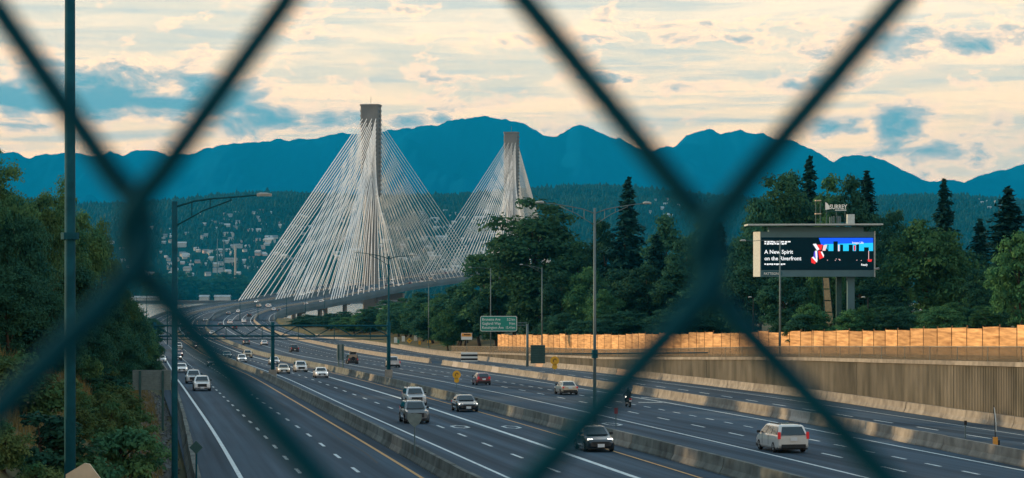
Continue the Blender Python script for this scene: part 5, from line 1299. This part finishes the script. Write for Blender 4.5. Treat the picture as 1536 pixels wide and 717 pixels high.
M_suit = mat('black_riding_suit', (.012, .015, .02), .7, var=.2); M_helm = mat('helmet', (.015, .015, .018), .2, var=.05, coat=.5)
J = {'pelvis': (0, .22, .90), 'waist': (0, .17, 1.08), 'chest': (0, .08, 1.30), 'neck': (0, .02, 1.47), 'head': (0, -.03, 1.62),
     'shl': (-.19, .06, 1.40), 'ell': (-.30, -.06, 1.18), 'wrl': (-.34, -.28, 1.06), 'hal': (-.35, -.33, 1.04), 'shr': (.19, .06, 1.40), 'elr': (.30, -.06, 1.18), 'wrr': (.34, -.28, 1.06), 'har': (.35, -.33, 1.04),
     'hil': (-.12, .18, .86), 'knl': (-.24, -.18, .72), 'anl': (-.20, .10, .36), 'tol': (-.21, -.06, .30), 'hir': (.12, .18, .86), 'knr': (.24, -.18, .72), 'anr': (.20, .10, .36), 'tor': (.21, -.06, .30)}
ED = [('pelvis', 'waist'), ('waist', 'chest'), ('chest', 'neck'), ('neck', 'head'), ('chest', 'shl'), ('shl', 'ell'), ('ell', 'wrl'), ('wrl', 'hal'), ('chest', 'shr'), ('shr', 'elr'), ('elr', 'wrr'), ('wrr', 'har'), ('pelvis', 'hil'), ('hil', 'knl'), ('knl', 'anl'), ('anl', 'tol'), ('pelvis', 'hir'), ('hir', 'knr'), ('knr', 'anr'), ('anr', 'tor')]
RD = {'pelvis': .16, 'waist': .15, 'chest': .18, 'neck': .07, 'head': .10, 'shl': .085, 'shr': .085, 'ell': .06, 'elr': .06, 'wrl': .045, 'wrr': .045, 'hal': .05, 'har': .05, 'hil': .12, 'hir': .12, 'knl': .08, 'knr': .08, 'anl': .055, 'anr': .055, 'tol': .05, 'tor': .05}
ks = list(J); me = bpy.data.meshes.new('body'); me.from_pydata([J[k] for k in ks], [(ks.index(a), ks.index(b)) for a, b in ED], []); me.materials.append(M_suit)
bo = link('body', me, pe); sk = bo.modifiers.new('skin', 'SKIN'); me.skin_vertices.new() if not me.skin_vertices else None
for k, v in zip(ks, me.skin_vertices[0].data): v.radius = (RD[k], RD[k] * .9); v.use_root = (k == 'pelvis')
bo.modifiers.new('sub', 'SUBSURF').levels = 1; bo.modifiers['sub'].render_levels = 2
hm = MB().loft([[(r_ * math.cos(2 * math.pi * k / 14), -.03 + r_ * 1.12 * math.sin(2 * math.pi * k / 14), 1.62 + dz_) for k in range(14)] for dz_, r_ in ((-.13, .10), (-.08, .135), (0, .15), (.08, .13), (.13, .08), (.145, .02))]).build('helmet', M_helm, pe, smooth=True)
MB().loft([[(.125 * math.cos(a), -.045 + .155 * math.sin(a), z_) for a in [R(200 + 14 * k) for k in range(11)]] + [(.11 * math.cos(a), -.045 + .135 * math.sin(a), z_) for a in [R(340 - 14 * k) for k in range(11)]] for z_ in (1.59, 1.66)]).build('visor', M_glass, hm)
for s, hd_ in ((-1, 'hal'), (1, 'har')):                     # gloved fingers closed on the bar
    g_ = MB()
    for k in range(4):
        x_ = s * (.32 + .022 * k); g_.tube([(x_, -.33, 1.06), (x_, -.375, 1.05), (x_, -.38, 1.01), (x_, -.345, .99)], [.012, .012, .011, .009], 6)
    g_.tube([(s * .31, -.31, 1.04), (s * .305, -.335, 1.0), (s * .315, -.36, .99)], [.013, .012, .010], 6)
    g_.build('glove_fingers', M_suit, pe)

# ------------------------------------------------------------------ overpass and the chain-link fence the picture is taken through
M_wire = mat('vinyl_coated_wire', (.002, .040, .060), .9, var=.15, scale=200, spec=.05)
ov = thing('overpass', (0, -3, float(zr(0))), 'concrete footbridge deck that the chain-link fence stands on', 'bridge')
MB().box((0, -2.2, -2.2), (70, 5.0, .8)).build('deck', M_conc, ov, world=True)
MB().box((0, .16, -1.55), (70, .3, .5)).build('kerb', M_conc, ov, world=True)
for x_ in (-32, -4.9, 32): MB().tube([(x_, -2.2, float(zr(0)) - 1), (x_, -2.2, -2.6)], .6, 12).build('pier', M_conc, ov, world=True)
fe = thing('chain_link_fence', (0, .262, -1.3), 'blurred dark teal chain-link fence wires close to the lens', 'fence')
DX, DY = 428.5, 590.0
def node(i, j):                              # i column (0 at px 205), j row
    px = 205 + DX * i; py = 352 + 13.0 * i + DY * j
    jit = random.Random(i * 97 + j * 13 + 5)
    fix = {(1, -1): (600, -275), (1, 1): (632, 945), (-1, -1): (-225, -345), (-1, 1): (-228, 897), (3, -1): (1490, -215), (3, 1): (1488, 935), (0, 0): (205, 352), (2, 0): (1063, 386)}
    if (i, j) in fix: return fix[(i, j)]
    return px + jit.uniform(-8, 8), py + jit.uniform(-8, 8)
def wpt(px, py, dy=0.0):
    Yw = .262 - (py - 358) * .000012 + dy; return at(px, py, Yw)
for i in range(-9, 12):                       # the wire that zigzags between node columns i and i+1
    pts = []
    for j in range(-9, 10):
        e = (i + j) % 2 == 0                   # at this row the wire touches column i (left end) else column i+1
        nx_, ny = node(i if e else i + 1, j)
        s = -1 if e else 1                     # the bend reaches a little past the node
        ov_ = 13
        for u, a in ((-92, -38), (-60, -10), (-28, 9), (0, ov_), (28, 9), (60, -10), (92, -38)):
            dep = .0021 * (1 if e else -1) * math.sin(u / 60.0 * 1.35)
            pts.append(wpt(nx_ + s * a, ny + u, dep))
    MB().tube(pts, .00162, 8).build('wire', M_wire, fe, world=True, smooth=True)
for x_ in (-1.45, 1.75): MB().tube([(x_, .29, -1.8), (x_, .29, 1.1)], .03, 12).build('post', M_dteal, fe, world=True)
for z_ in (-1.25, .98): MB().tube([(-1.5, .29, z_), (1.8, .29, z_)], .021, 10).build('rail', M_dteal, fe, world=True)

# ------------------------------------------------------------------ the air
hz = bpy.data.materials.new('haze_air'); hz.use_nodes = True
hn = hz.node_tree.nodes; hn.clear()
pv_ = hn.new('ShaderNodeVolumePrincipled'); pv_.inputs['Color'].default_value = (.004, .46, .88, 1); pv_.inputs['Density'].default_value = 4.2e-5; pv_.inputs['Anisotropy'].default_value = 0.0
ho = hn.new('ShaderNodeOutputMaterial'); hz.node_tree.links.new(pv_.outputs[0], ho.inputs['Volume'])
tag(MB().box((0, 10900, 790), (24000, 23400, 1700)).build('haze', hz), 'blue evening haze filling the valley', 'haze', kind='stuff')
